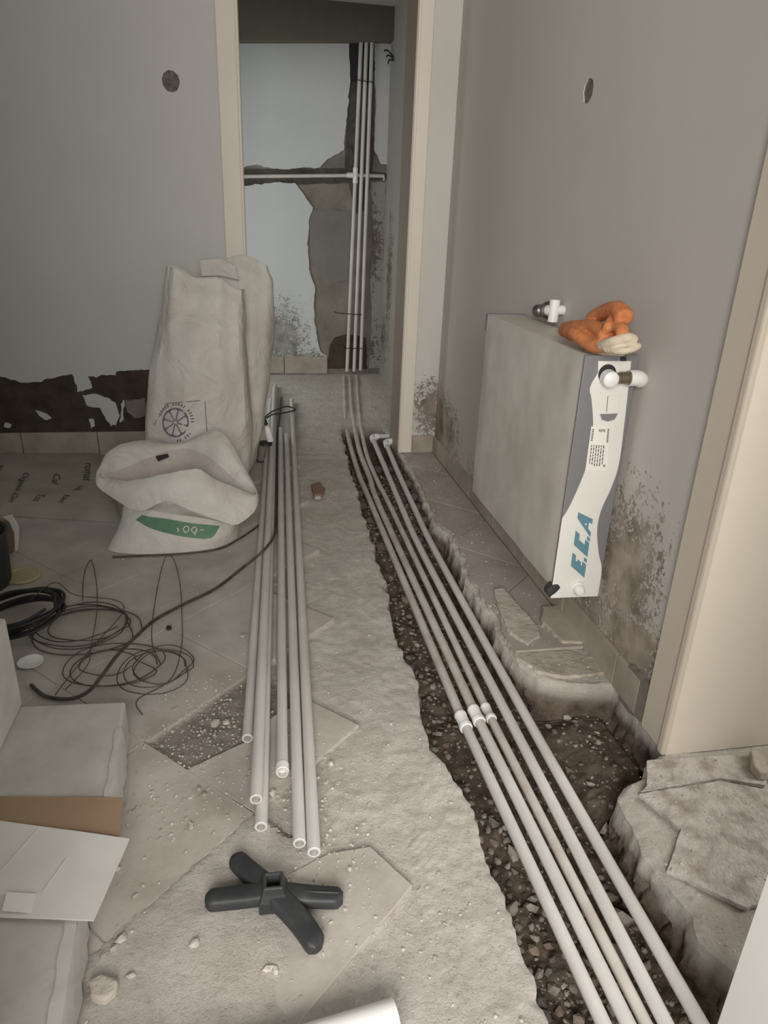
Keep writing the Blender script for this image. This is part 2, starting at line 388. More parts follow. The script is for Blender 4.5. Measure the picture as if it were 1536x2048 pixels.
# ------------------------------------------------------------------ the floor with its trench
def build_floor():
    ys = [-2.0, -1.0, -0.3, 0.1, 0.35, 0.45]; y = 0.5
    while y < YB + 0.25:
        ys.append(y); y += 0.0048 + 0.0046*max(0, y - 0.6)
    NL, NW, NBt, NR = 190, 9, 60, 60
    V = []; soil = []
    for y in ys:
        l, r = eL(y), eR(y); d = depth(y); row = []
        inr = y < 1.14
        xr_end = 2.6 if inr else 1.35
        for i in range(NL):
            s = i/(NL - 1); x = l - 3.0*((1 - s)**2.3)
            z = scr(x, y); e = max(0, 1 - (l - x)/0.02); z -= e*e*0.006*min(1.0, d/0.03)
            row.append((x, y, z, 0.55 if tile_zone(x, y) == 2 else 0.0))
        wl = 0.026; wr = 0.020 if y > 1.2 else 0.026; g_ = min(1.0, d/0.03)
        if r - l < 0.12: wl = wr = (r - l)*0.25
        for i in range(NW):
            s = (i + 1)/NW; x = l + wl*(s**1.7) + 0.018*fbm(y*30, s*5, 5.0, 5)*min(1, s*2)*g_
            z = scr(l, y) - (0.006 + d)*s**0.8*g_
            row.append((x, y, z, sstep(0.05, 0.45, s)*g_))
        for i in range(NBt):
            s = (i + 1)/(NBt + 1); x = l + wl + (r - l - wl - wr)*s
            z = scr(x, y)*(1 - g_) + g_*(-0.017 - d + 0.040*sstep(0.66, 0.80, x)*sstep(0.9, 1.1, y)*sstep(1.5, 1.35, y) + 0.016*fbm(x*13, y*13, 8.0, 4) + 0.006*fbm(x*60, y*60, 2.0, 2))
            row.append((x, y, z, g_))
        for i in range(NW):
            s = 1 - i/NW; x = r - wr*(s**1.7) - 0.018*fbm(y*30, s*5, 15.0, 5)*min(1, s*2)*g_
            z = scr(r, y) - (0.006 + d)*s**0.8*g_
            row.append((x, y, z, sstep(0.08, 0.42, s)*g_))
        for i in range(NR):
            s = i/(NR - 1); x = r + (max(xr_end, r + 0.3) - r)*s**1.8
            z = scr(x, y); e = max(0, 1 - (x - r)/0.025); z -= e*e*0.008*min(1.0, d/0.03)
            row.append((x, y, z, 0.0))
        V.append(row)
    nc = len(V[0]); mb = MB()
    mb.v = [Vector(p[:3]) for row in V for p in row]
    mb.f = [(i*nc + j, i*nc + j + 1, (i+1)*nc + j + 1, (i+1)*nc + j) for i in range(len(V) - 1) for j in range(nc - 1)]
    o = obj('floor', mb, M['floor'], fix=False)
    for p in o.data.polygons: p.use_smooth = True
    a = o.data.attributes.new('soil', 'FLOAT', 'POINT'); a.data.foreach_set('value', [p[3] for row in V for p in row])
    return struct(o, 'bare dusty screed floor with a long earth trench dug through it', 'floor')
floor = build_floor()

# tiles laid on the diagonal, one object each
def cell_poly(k, m):
    u1 = U0 - TS*k; u0 = u1 - TS; v0 = V0 + TS*m; v1 = v0 + TS; g = 0.0025
    u0 += g; u1 -= g; v0 += g; v1 -= g
    f = lambda u, v: ((u + v)/2, (v - u)/2)
    return [f(u1, v0), f(u1, v1), f(u0, v1), f(u0, v0)]
def span(poly, y):
    xs = []
    for i in range(len(poly)):
        (x0, y0), (x1, y1) = poly[i], poly[(i+1) % len(poly)]
        if (y0 - y)*(y1 - y) <= 0 and abs(y1 - y0) > 1e-9: xs.append(x0 + (x1 - x0)*(y - y0)/(y1 - y0))
    return (min(xs), max(xs)) if len(xs) > 1 else None
def cut_cell(poly, lo, hi, ylo=-9, yhi=9, step=0.009):
    y0 = max(min(p[1] for p in poly), ylo) + 1e-5; y1 = min(max(p[1] for p in poly), yhi) - 1e-5
    if y1 - y0 < 0.03: return None
    n = max(3, int((y1 - y0)/step)); L = []; R = []
    for i in range(n + 1):
        y = y0 + (y1 - y0)*i/n; s = span(poly, y)
        if not s: continue
        a = max(s[0], lo(y)); b = min(s[1], hi(y))
        if b - a > 0.002: L.append((a, y)); R.append((b, y))
    if len(L) < 3: return None
    return R + L[::-1]
def tile(poly, mat, z=0.0, th=0.010):
    mb = MB(); tx, ty = random.uniform(-.004, .004), random.uniform(-.004, .004)
    cxm = sum(p[0] for p in poly)/len(poly); cym = sum(p[1] for p in poly)/len(poly)
    mb.prism([(p[0], p[1], z - th + (p[0]-cxm)*tx + (p[1]-cym)*ty) for p in poly], (0, 0, th))
    return obj('tile', mb, mat, floor, smooth=False, bevel=0.0012)
def rough_edge(poly, amp=0.004):
    return jag(poly, 0.012, amp, random.uniform(0, 50), True)
skip = {(0, 0), (1, 0), (1, -0)}
for k in range(-3, 10):
    for m in range(-6, 8):
        p = cell_poly(k, m)
        xm = sum(a for a, b in p)/4; ym = sum(b for a, b in p)/4
        rx = max(a for a, b in p); by = min(b for a, b in p); ty = max(b for a, b in p)
        if rx < 0.24 and xm > -1.35 and ty > 0.45 and by < YD - 0.02:
            if (k, m) in skip: continue
            if by < 0.8 and xm > -0.45: continue
            q = cut_cell(p, lambda y: -3, lambda y: 3, -9, YD - 0.03)
            if q: tile(p if ty < YD - 0.03 else q, M['tile'])
        if xm > 0.45 and by < YD and ty > 1.47:         # strip left along the right wall
            q = cut_cell(p, lambda y: eR(y) + 0.012 + 0.02*abs(N(y*9, 4.0, 1)), lambda y: XR - 0.014, YWIDE0 + 0.16, YD - 0.02)
            if q: tile(q, M['tile_right'])
tile(rough_edge([(0.249, 0.880), (0.187, 0.975), (0.11, 0.971), (0.02, 0.93), (-0.03, 0.845), (0.0, 0.70), (-0.04, 0.60), (0.042, 0.685)], 0.0015), M['tile'])
tile(rough_edge([(-0.175, 1.228), (-0.049, 1.30), (0.02, 1.385), (0.103, 1.436), (0.216, 1.323), (-0.025, 1.087)], 0.002), M['tile'])
for poly in ([(1278,1587),(1362,1657),(1333,1741),(1494,1816),(1600,1790),(1640,1600),(1440,1560)],
             [(1294,1520),(1294,1570),(1282,1583),(1440,1556),(1530,1570),(1560,1500),(1420,1512)]):
    q = [FZ(a, b, 0.0) for a, b in poly]
    tile(rough_edge([(v.x, v.y) for v in q], 0.003), M['tile_crusty'], 0.0)

# ------------------------------------------------------------------ walls
def xz(y): return lambda a, b: (a, y, b)
def yz(x): return lambda a, b: (x, a, b)
ZC = 2.55
wl = obj('wall_left', MB().box((-3.0, YD, -0.02), (XDL - 0.03, YD + 0.22, ZC)), M['cement_dark'], smooth=False)
struct(wl, 'grey white painted wall left of the doorway, peeling at its foot', 'wall')
M['paint_left'] = wall_paint('white_wall_paint', srgb(206, 204, 199), [])
prof = [(-10,748),(60,765),(100,757),(145,748),(150,765),(155,784),(185,775),(176,752),(232,750),(238,742),(300,738),(420,740)]
low = [(FY(a, b, YD).x, FY(a, b, YD).z) for a, b in prof]
low = [(-3.0, 0.26)] + jag(low, 0.012, 0.012, 2.0) + [(XDL - 0.03, low[-1][1])]
hc = FY(342, 163, YD); hole = jag([(hc.x + 0.036*math.cos(t*0.6), hc.z + 0.040*math.sin(t*0.6)) for t in range(10)], 0.012, 0.007, 5.0, True)
mb = MB().plate(low + [(XDL - 0.03, ZC), (-3.0, ZC)], [hole], xz(YD), (0, -0.006, 0))
obj('plaster', mb, M['paint_left'], wl, smooth=False)
mb = MB().lathe((hc.x, YD + 0.001, hc.z), (0, -1, 0), [(0, 0.05), (0.001, 0.05), (0.0015, 0.0)], 16)
obj('box_recess', mb, M['hole'], wl)
for i, (pts, mt) in enumerate((([(165,790),(190,787),(215,795),(232,805),(240,832),(232,850),(222,852),(212,838),(200,815),(176,812)], 'paint_left'),
        ([(70,820),(92,826),(104,836),(94,840),(80,832)], 'paint_left'), ([(240,845),(246,800),(249,800),(247,840)], 'paint_left'),
        ([(250,800),(290,796),(292,830),(270,836),(254,822)], 'cement'), ([(10,846),(24,849),(20,856),(8,853)], 'paint_left'), ([(178,838),(188,838),(190,852),(182,856)], 'paint_left'))):
    q = [(FY(a, b, YD).x, FY(a, b, YD).z) for a, b in pts]
    obj('plaster_flake', MB().plate(jag(q, 0.010, 0.008, i*3.0, True), [], xz(YD), (0, -0.005, 0)), M[mt], wl, smooth=False)
zb = FY(100, 864, YD).z
for i in range(7):
    x1 = -0.07 - i*0.34
    o = obj('skirting_tile', MB().box((x1 - 0.337, YD - 0.014, 0.0), (x1, YD - 0.001, zb)), M['tile_skirting'], wl, smooth=False, bevel=0.002)

# doorway: casings, jambs, head
door = thing('door_1', 'tall open doorway with cream painted casing leading to the back room', 'doorway', (0.35, YD, 0)); door['kind'] = 'structure'
def casing(x0, x1, inner):
    mb = MB().box((x0, YD - 0.022, 0.0), (x1, YD, 2.06))
    obj('casing', mb, M['casing'], door, smooth=False, bevel=0.004)
    e = 0.012
    mb = MB().box((inner - e/2, YD - 0.030, 0.0), (inner + e/2, YD - 0.018, 2.06))
    obj('casing_bead', mb, M['casing'], door, smooth=False, bevel=0.003)
casing(FY(440, 250, YD).x, XDL, XDL - 0.008); casing(XDR, FY(868, 10, YD).x, XDR + 0.008)
obj('jamb', MB().box((XDL - 0.03, YD, 0), (XDL, YD + 0.22, 2.05)), M['casing_shaded'], door, smooth=False)
obj('jamb', MB().box((XDR, YD, 0), (XDR + 0.03, YD + 0.22, 2.05)), M['jamb_shaded'], door, smooth=False)
obj('head', MB().box((XDL - 0.03, YD, 2.05), (XDR + 0.03, YD + 0.22, 2.08)), M['casing_shaded'], door, smooth=False)
obj('casing', MB().box((XDL - 0.09, YD - 0.022, 2.06), (XDR + 0.09, YD, 2.14)), M['casing'], door, smooth=False, bevel=0.004)
wt = obj('wall_above_door', MB().box((XDL - 0.03, YD, 2.08), (XDR + 0.03, YD + 0.22, ZC)), M['paint_left'], smooth=False); struct(wt, 'painted wall above the doorway', 'wall')
M['paint_strip'] = wall_paint('white_strip_paint', srgb(208, 204, 196), [((0.90, YD, 0.23), (0.15, 0.3, 0.19), 1.1)], dirt_col=srgb(112, 102, 94))
ws = obj('wall_door_side', MB().box((XDR + 0.03, YD, -0.02), (XR + 0.02, YD + 0.22, ZC)), M['paint_strip'], smooth=False)
struct(ws, 'narrow painted wall strip between door casing and right wall', 'wall')
obj('skirting_tile', MB().box((XDR + 0.075, YD - 0.012, 0.0), (XR - 0.013, YD, 0.088)), M['tile_skirting'], ws, smooth=False, bevel=0.002)

# right wall
YC0, YC1 = 1.135, 1.245      # near door casing: reveal and outer edge
sp = [((XR, 3.28, 0.16), (0.3, 0.34, 0.22), 1.25), ((XR, 2.55, 0.10), (0.3, 0.35, 0.12), 0.75),
      ((XR, 1.46, 0.30), (0.3, 0.20, 0.26), 1.15), ((XR, 1.38, 0.13), (0.3, 0.22, 0.16), 1.2), ((XR, 1.58, 0.12), (0.3, 0.2, 0.10), 0.9)]
M['paint_right'] = wall_paint('white_right_wall_paint', srgb(198, 191, 184), sp, dirt_col=srgb(122, 112, 99))
wr = obj('wall_right', MB().box((XR + 0.004, YC0 + 0.02, -0.14), (XR + 0.24, YD + 0.3, ZC)), M['cement'], smooth=False)
struct(wr, 'long pinkish white painted wall with mould patches behind the radiator', 'wall')
hc = FX(1176, 182, XR)
hole = jag([(hc.y + 0.032*math.cos(t*0.6), hc.z + 0.031*math.sin(t*0.6)) for t in range(10)], 0.012, 0.007, 9.0, True)
mb = MB().plate([(YC0 + 0.02, 0.0), (YD, 0.0), (YD, ZC), (YC0 + 0.02, ZC)], [hole], yz(XR + 0.004), (-0.004, 0, 0))
obj('plaster', mb, M['paint_right'], wr, smooth=False)
obj('box_recess', MB().lathe((XR + 0.005, hc.y, hc.z), (-1, 0, 0), [(0, 0.055), (0.0015, 0.055), (0.0018, 0)], 16), M['hole'], wr)
zs = 0.086; ycur = YD - 0.012
while ycur > 1.30:
    y0 = max(ycur - 0.335, 1.29)
    z0 = 0.0 if y0 > 1.5 else -0.012
    obj('skirting_tile', MB().box((XR - 0.012, y0, z0), (XR, ycur - 0.003, zs)), M['tile_skirting'], wr, smooth=False, bevel=0.002)
    ycur = y0
q = [(FX(a, b, XR - 0.004).y, FX(a, b, XR - 0.004).z) for a, b in ((1240,1340),(1243,1400),(1262,1425),(1298,1450),(1312,1385),(1270,1330))]
obj('mortar_patch', MB().plate(jag(q, 0.012, 0.005, 4.0, True), [], yz(XR - 0.001), (-0.010, 0, 0)), M['cement'], wr, smooth=False)

# near doorway in the right wall: casing, reveal; seen on its far side only
d2 = thing('door_2', 'cream door casing and reveal at the near end of the right wall', 'doorway', (XR, YC0, 0)); d2['kind'] = 'structure'
obj('casing', MB().box((XR - 0.018, YC0 + 0.012, -0.010), (XR + 0.004, YC1, 2.12)), M['casing_shaded'], d2, smooth=False, bevel=0.004)
obj('casing_bead', MB().box((XR - 0.026, YC0 + 0.002, -0.010), (XR - 0.004, YC0 + 0.024, 2.12)), M['casing_shaded'], d2, smooth=False, bevel=0.005)
obj('jamb', MB().box((XR - 0.016, YC0, -0.008), (XR + 0.26, YC0 + 0.02, 2.08)), M['casing'], d2, smooth=False, bevel=0.002)
wsr = obj('wall_side_room', MB().box((XR + 0.24, YC0 + 0.005, -0.02), (2.7, YC0 + 0.2, ZC)), M['paint_left'], smooth=False); struct(wsr, 'side room wall beyond the near doorway', 'wall')

# the opening the photographer stands in
XN, YN = 0.63, FZ(1435, 2048).y/FZ(1435, 2048).x*0.63
wn = obj('wall_near', MB().box((XN, YN - 0.14, 0.012), (1.5, YN, ZC)), M['white_paint'], smooth=False); struct(wn, 'white wall end beside the entrance opening', 'wall')
wn2 = obj('wall_shading_left', MB().box((-3.0, YN - 0.34, 0.0), (-0.30, YN - 0.2, ZC)), M['paint_left'], smooth=False); struct(wn2, 'unseen white wall left of the entrance opening, set to shade the left side', 'wall')  # out of view; its edge is pulled inward to shade the left of the hall
ce = obj('ceiling', MB().box((-3.0, 0.0, ZC), (2.7, YD + 0.22, ZC + 0.1)), M['ceiling'], smooth=False); struct(ce, 'plain pale ceiling above the hall', 'ceiling')

# far room
XBR = FY(773, 350, YB).x
wb = obj('wall_back', MB().box((-1.6, YB + 0.012, -0.02), (XBR + 0.3, YB + 0.2, 2.4)), M['cement'], smooth=False)
struct(wb, 'back wall of the far room with chased plaster around the riser pipes', 'wall')
M['paint_back'] = wall_paint('white_back_wall_paint', srgb(206, 209, 207), [((0.20, YB, 0.24), (0.26, 0.3, 0.34), 1.0), ((0.35, YB, 0.1), (0.35, 0.3, 0.12), 0.9)], dirt_col=srgb(120, 116, 112))
M['paint_back2'] = wall_paint('white_back_wall_paint_high', srgb(206, 209, 207), [])
B = lambda L: [(FY(a, b, YB).x, FY(a, b, YB).z) for a, b in L]
zt = FY(700, 82, YB).z
lowL = B([(488,372),(505,370),(560,364),(590,366),(605,385),(626,415),(618,440),(616,500),(620,545),(630,575),(628,640),(640,700),(655,713),(545,715)])
lowL = [(-1.6, lowL[0][1])] + jag(lowL, 0.02, 0.010, 1.0) + [(-1.6, lowL[-1][1])]
obj('plaster', MB().plate(lowL, [], xz(YB + 0.012), (0, -0.012, 0)), M['paint_back'], wb, smooth=False)
upL = B([(488,335),(508,330),(560,338),(640,335),(655,318),(688,300),(692,240),(698,200),(700,140),(698,110)])
upL = [(-1.6, upL[0][1])] + jag(upL, 0.02, 0.010, 7.0) + [(FY(698, 84, YB).x, zt), (-1.6, zt)]
obj('plaster', MB().plate(upL, [], xz(YB + 0.012), (0, -0.012, 0)), M['paint_back2'], wb, smooth=False)
upR = B([(748,84),(748,120),(752,200),(748,300),(762,328)])
upR = jag(upR, 0.02, 0.008, 3.0) + [(XBR + 0.1, upR[-1][1]), (XBR + 0.1, zt)]
obj('plaster', MB().plate(upR, [], xz(YB + 0.012), (0, -0.012, 0)), M['paint_back2'], wb, smooth=False)
lowR = B([(742,366),(772,364),(766,560),(760,736),(738,736),(744,640),(740,560),(746,480)])
obj('plaster', MB().plate(jag(lowR, 0.02, 0.008, 5.0, True), [], xz(YB + 0.012), (0, -0.010, 0)), wall_paint('stained_grey_plaster', srgb(158, 154, 146), [((XBR - 0.08, YB, 0.95), (0.10, 0.3, 0.35), 0.9), ((XBR - 0.1, YB, 0.2), (0.14, 0.3, 0.25), 0.7)], dirt_col=srgb(84, 78, 72)), wb, smooth=False)
patch = B([(612,418),(704,424),(700,560),(668,566),(640,552),(622,520),(620,470)])
obj('render_patch', MB().plate(jag(patch, 0.03, 0.012, 6.0, True), [], xz(YB + 0.012), (0, -0.006, 0)), plain('smooth_grey_render', srgb(128, 124, 120), 0.9, c2=srgb(116, 111, 107), scale=5, bump=0.1), wb, smooth=False)
ch = B([(700,84),(748,84),(750,300),(735,420),(712,428),(690,330),(696,200)])
obj('pipe_chase', MB().plate(jag(ch, 0.03, 0.008, 8.0, True), [], xz(YB + 0.0118), (0, -0.002, 0)), M['chase'], wb, smooth=False)
chh = B([(488,338),(700,336),(772,346),(772,360),(700,366),(488,372)])
obj('pipe_chase', MB().plate(jag(chh, 0.03, 0.006, 11.0, True), [], xz(YB + 0.0118), (0, -0.003, 0)), M['chase'], wb, smooth=False)
bs = B([(660,690),(670,675),(695,668),(732,676),(735,738),(655,738)])
obj('pipe_chase', MB().plate(jag(bs, 0.02, 0.006, 12.0, True), [], xz(YB + 0.0118), (0, -0.004, 0)), M['cement_dark'], wb, smooth=False)
x = FY(655, 720, YB).x
for i in range(5):
    obj('skirting_tile', MB().box((x - 0.33, YB - 0.004, 0.0), (x - 0.003, YB + 0.014, FY(600, 713, YB).z)), M['tile_skirting'], wb, smooth=False, bevel=0.002); x -= 0.333
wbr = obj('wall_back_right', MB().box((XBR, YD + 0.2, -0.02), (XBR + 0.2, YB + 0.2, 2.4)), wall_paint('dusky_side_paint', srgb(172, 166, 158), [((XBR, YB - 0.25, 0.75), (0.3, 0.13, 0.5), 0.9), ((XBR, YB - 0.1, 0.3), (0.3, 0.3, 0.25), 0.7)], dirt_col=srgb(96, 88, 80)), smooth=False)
struct(wbr, 'shaded right side wall of the far room', 'wall')
obj('door_return', MB().box((XDR + 0.03, YD + 0.2, -0.02), (XBR + 0.2, YD + 0.24, 2.4)), M['casing_shaded'], wbr, smooth=False)
wbl = obj('wall_back_left', MB().box((-1.7, YD + 0.2, -0.02), (-1.6, YB + 0.2, 2.4)), M['paint_back2'], smooth=False); struct(wbl, 'left side wall of the far room', 'wall')
cb = obj('ceiling_back', MB().box((-1.7, YD + 0.2, 2.4), (XBR + 0.3, YB + 0.2, 2.5)), M['ceiling'], smooth=False); struct(cb, 'ceiling of the far room', 'ceiling')
za, zb_ = FY(488, 80, YB - 0.1), FY(790, 80, YB - 0.1); kz = (zb_.z - za.z)/(zb_.x - za.x); zl = za.z + kz*(-1.7 - za.x); zr = za.z + kz*(XBR + 0.02 - za.x)
bm_ = obj('ceiling_beam', MB().prism([(-1.7, YB - 0.1, zl), (XBR + 0.02, YB - 0.1, zr), (XBR + 0.02, YB - 0.1, 2.4), (-1.7, YB - 0.1, 2.4)], (0, 0.15, 0)), M['beam'], smooth=False); struct(bm_, 'deep olive grey beam across the top of the back wall', 'beam')

# ------------------------------------------------------------------ pipes
RP, RI = 0.0127, 0.0085
def run(path_px, z, per=6):
    """pipe run through measured points, each on its own level"""
    return catmull([FZ(a, b, zz) for (a, b), zz in zip(path_px, z)], per)
tz = -0.062
PIPE_PTS = []          # sampled centre lines, so that stones are packed around the pipes
def note_path(P):
    for p, q in zip(P, P[1:]):
        k = max(1, int((q - p).length/0.012)); PIPE_PTS.extend(p.lerp(q, j/k) for j in range(k))
TP = [  # near end ... far end
    ('first', [(1207,2048),(926,1442)], [(744,1012),(714,938),(693,856),(690,800),(688,752)], 0),
    ('second', [(1256,2048),(952,1430)], [(760,1015),(739,955),(716,890),(703,810),(700,752)], 1),
    ('third', [(1292,2048),(976,1425)], [(780,1012),(756,965),(731,900),(718,820),(714,752)], 2)]
lab3 = ['long white plastic pipe in the trench with joint, closest to the bare screed edge',
        'middle white plastic pipe of the three jointed ones in the trench',
        'thinner looking white plastic pipe in the trench, between jointed pipe and plain pipe']
for (nm, near, far, i) in TP:
    tzi = tz - (0.010 if i == 2 else 0.0)
    a = FZ(*near[0], tzi); b = FZ(*near[1], tzi); d = (a - b).normalized()
    t = thing('trench_pipe', lab3[i], 'pipe', tuple(b), 'white water pipes laid in the trench')
    ext = a + d*1.0
    r = RP if i < 2 else RP*0.86
    obj('pipe_length', MB().tube([ext, a.lerp(b, 0.5), b + d*0.012], r, 18), M['pvc_dusty'] if i == 2 else M['pvc'], t)
    zz = [tz + 0.005, -0.045, -0.022, -0.006, -0.004]
    pts = [b - d*0.012] + [FZ(p[0], p[1], z) for p, z in zip(far, zz)]
    obj('pipe_length', MB().tube(catmull(pts, 8), r, 16), M['pvc_dusty'], t)
    note_path([a, b]); note_path(catmull(pts, 8))
    c = obj('coupling', MB().lathe(b + d*0.030, -d, [(0, r*1.02), (0, r*1.26), (0.003, r*1.34), (0.012, r*1.34), (0.014, r*1.20), (0.046, r*1.18), (0.048, r*1.28), (0.056, r*1.26), (0.060, r)], 22), M['pvc_new'] if i < 3 else M['pvc'], t)
far45 = {4: [(1016,1433),(840,1096),(805,1019),(773,943),(745,876)], 5: [(1052,1433),(867,1096),(830,1019),(795,943),(772,886)]}
near45 = {4: (1332, 2048), 5: (1402, 2048)}
lab45 = {4: 'plain unjointed white pipe in the trench ending in an elbow, beside the jointed pipes',
         5: 'outermost white trench pipe on the radiator side, with small elbow at the doorway'}
for i in (4, 5):
    a = FZ(*near45[i], tz)
    zz = [tz, tz + 0.004, -0.052, -0.030, 0.004]
    pts = [FZ(p[0], p[1], z) for p, z in zip(far45[i], zz)]
    d = (a - pts[0]).normalized()
    t = thing('trench_pipe', lab45[i], 'pipe', tuple(pts[0]), 'white water pipes laid in the trench')
    obj('pipe_length', MB().tube(catmull([a + d, a] + pts, 8), RP, 18), M['pvc'], t)
    note_path(catmull([a] + pts, 8))
    e = pts[-1]; dd = (pts[-1] - pts[-2]).normalized(); rt = Vector((1, 0.05, 0.02)).normalized()
    L = 0.105 if i == 4 else 0.05
    path = [e - dd*0.035, e - dd*0.008, e + dd*0.008 + rt*0.002, e + dd*0.016 + rt*0.012, e + dd*0.018 + rt*0.035]
    el = obj('elbow', MB().tube(catmull(path, 5), RP*1.34, 16), M['pvc_new'], t)
    obj('branch_pipe', MB().tube([e + dd*0.018 + rt*0.03, e + dd*0.018 + rt*L], RP*1.05, 16), M['pvc'], t)

# loose pipes stacked on the tiles
LOOSE = [ # near end px, far end px, level near, level far, label
    ((495,1478), (541,800), 1, 1, 'short-reaching white pipe on the tiles along the sack side of the loose bundle'),
    ((512,1600), (549,775), 3.0, 3.0, 'white pipe lying on top of another in the loose bundle near the sacks'),
    ((522,1655), (551,770), 1, 1, 'white pipe lying underneath another in the loose bundle near the sacks'),
    ((565,1548), (561,858), 1, 1, 'white pipe with a collar on its cut end in the loose bundle'),
    ((599,1688), (573,870), 1, 1, 'white pipe tucked under the longest one in the loose bundle'),
    ((628,1706), (583,800), 1, 1, 'longest-reaching white pipe of the loose bundle, next to the bare screed')]
for (n_, f_, l0, l1, lab) in LOOSE:
    a = FZ(*n_, RP*l0 + 0.001); b = FZ(*f_, RP*l1 + 0.001)
    a.z = RP*l0 + 0.0015; b.z = RP*l1 + 0.0015
    if lab.startswith('white pipe with'):
        t = thing('loose_pipe', lab, 'pipe', tuple(a), 'loose white pipes bundled on the floor')
        obj('pipe_length', MB().hollow(a, b, RP, RI, 22), M['pvc'], t)
        d = (b - a).normalized()
        obj('collar', MB().hollow(a + d*0.004, a + d*0.026, RP*1.14, RP*1.002, 22), M['pvc_new'], t)
    else:
        o = obj('loose_pipe', MB().hollow(a, b, RP, RI, 22), M['pvc'], off=a)
        tag(o, lab, 'pipe', 'loose white pipes bundled on the floor')

# big pipe end at the front
e = FZ(792, 2036, 0.026); d = Vector((-1, -0.13, 0)).normalized()
o = obj('drain_pipe', MB().hollow(e, e + d*0.42, 0.026, 0.0235, 32), M['pvc_new'], off=e)
tag(o, 'thick short white pipe lying across the broken screed in front of the cross base', 'pipe')

# risers in the far room
for i, (tp, bt) in enumerate((((722, 84), (694, 740)), ((733, 84), (708, 740)), ((744, 84), (721, 738)))):
    yy = YB - 0.022
    a = FY(*tp, yy); b = FY(*bt, yy); b.z = max(b.z, 0.0) - 0.01
    t = thing('riser_pipe', ['riser pipe with tee on the back wall, next to the branch pipe', 'middle riser pipe of three on the back wall', 'riser pipe on the back wall closest to the shaded side wall'][i], 'pipe', (b.x, b.y, 0.0), 'riser pipes on the back wall')
    r = 0.0132
    obj('pipe_length', MB().tube([a, a.lerp(b, 0.5), b], r, 14), M['pvc'], t)
    if i == 0:
        zz_ = FY(711, 351, yy).z; c = a.lerp(b, (a.z - zz_)/(a.z - b.z))
        obj('tee', MB().tube([c + Vector((0, 0, 0.05)), c - Vector((0, 0, 0.05))], r*1.35, 14).tube([c, c - Vector((0.06, 0, 0))], r*1.35, 14), M['pvc_new'], t)
a = FY(486, 353, YB - 0.008); b = FY(700, 351, YB - 0.018)
o = obj('branch_pipe', MB().tube([a - Vector((0.8, 0, 0)), a, b], 0.0125, 14), M['pvc'], off=b); tag(o, 'horizontal white pipe across the back wall chase', 'pipe')
a = FY(716, 351, YB - 0.006); b = FY(768, 352, YB - 0.006)
o = obj('branch_pipe', MB().tube([a, b, b + Vector((0, 0, -0.03))], 0.0125, 14), M['pvc'], off=a); tag(o, 'short white pipe stub behind the risers beside the shaded wall', 'pipe')
a = FY(722, 82, YB - 0.01)
slv = B([(698,80),(748,80),(750,140),(738,168),(706,162),(699,120)])
o = obj('pipe_sleeve', MB().plate(jag(slv, 0.02, 0.006, 2.0, True), [], xz(YB + 0.003), (0, -0.006, 0)), M['sleeve_black'], smooth=False); tag(o, 'flat black patch on the wall where the risers reach the beam', 'wall hole')
for (p, q) in (((672,625),(722,629)), ((690,696),(724,696)), ((705,158),(745,164))):
    a = FY(*p, YB - 0.038); b = FY(*q, YB - 0.038)
    o = obj('wire_tie', MB().tube(catmull([a + Vector((0, .05, 0)), a, a.lerp(b, .5) + Vector((0, -0.003, -0.002)), b, b + Vector((0, .03, 0))], 4), 0.0028, 6), M['rubber'], off=a)
    tag(o, {672: 'dark wire tie across the risers above the floor, with a long tail', 690: 'dark wire tie around the risers close to the floor', 705: 'dark wire tie around the risers under the beam'}[p[0]], 'wire tie', 'ties holding the risers')
# valve stub and cut cables on the shaded side wall
v = FX(757, 600, XBR)
t = thing('wall_valve', 'small grey valve stub on the shaded side wall near the floor', 'valve', tuple(v))
obj('valve_body', MB().lathe(v + Vector((0.01, 0, 0)), (-1, 0, 0), [(0, 0.014), (0.03, 0.014), (0.03, 0.019), (0.045, 0.019), (0.05, 0.0)], 12), M['brass'], t)
obj('handle', MB().box(v + Vector((-0.06, -0.012, -0.02)), v + Vector((-0.045, 0.012, 0.035))), M['pvc_new'], t, bevel=0.003)
for (px, py, lab) in ((787, 122, 'black cut cable ends poking out of the shaded wall under the beam'), (762, 440, 'dark hanging cable on the shaded side wall beside the risers')):
    v = FX(px, py, XBR); mb = MB()
    if py < 200:
        for k in range(3): mb.tube(catmull([v + Vector((0.02, 0, 0)), v + Vector((-0.03, 0.03*(k-1), 0.03*k)), v + Vector((-0.05, 0.08*(k-1), 0.02 + 0.05*(k-1)))], 4), 0.005, 6)
    else:
        mb.tube(catmull([v + Vector((0.01, 0, 0.3)), v + Vector((-0.02, 0.02, 0.1)), v + Vector((-0.015, 0.01, -0.1)), v + Vector((-0.02, 0.0, -0.3))], 6), 0.008, 8)
    tag(obj('cut_cable', mb, M['rubber'], off=v), lab, 'cable')

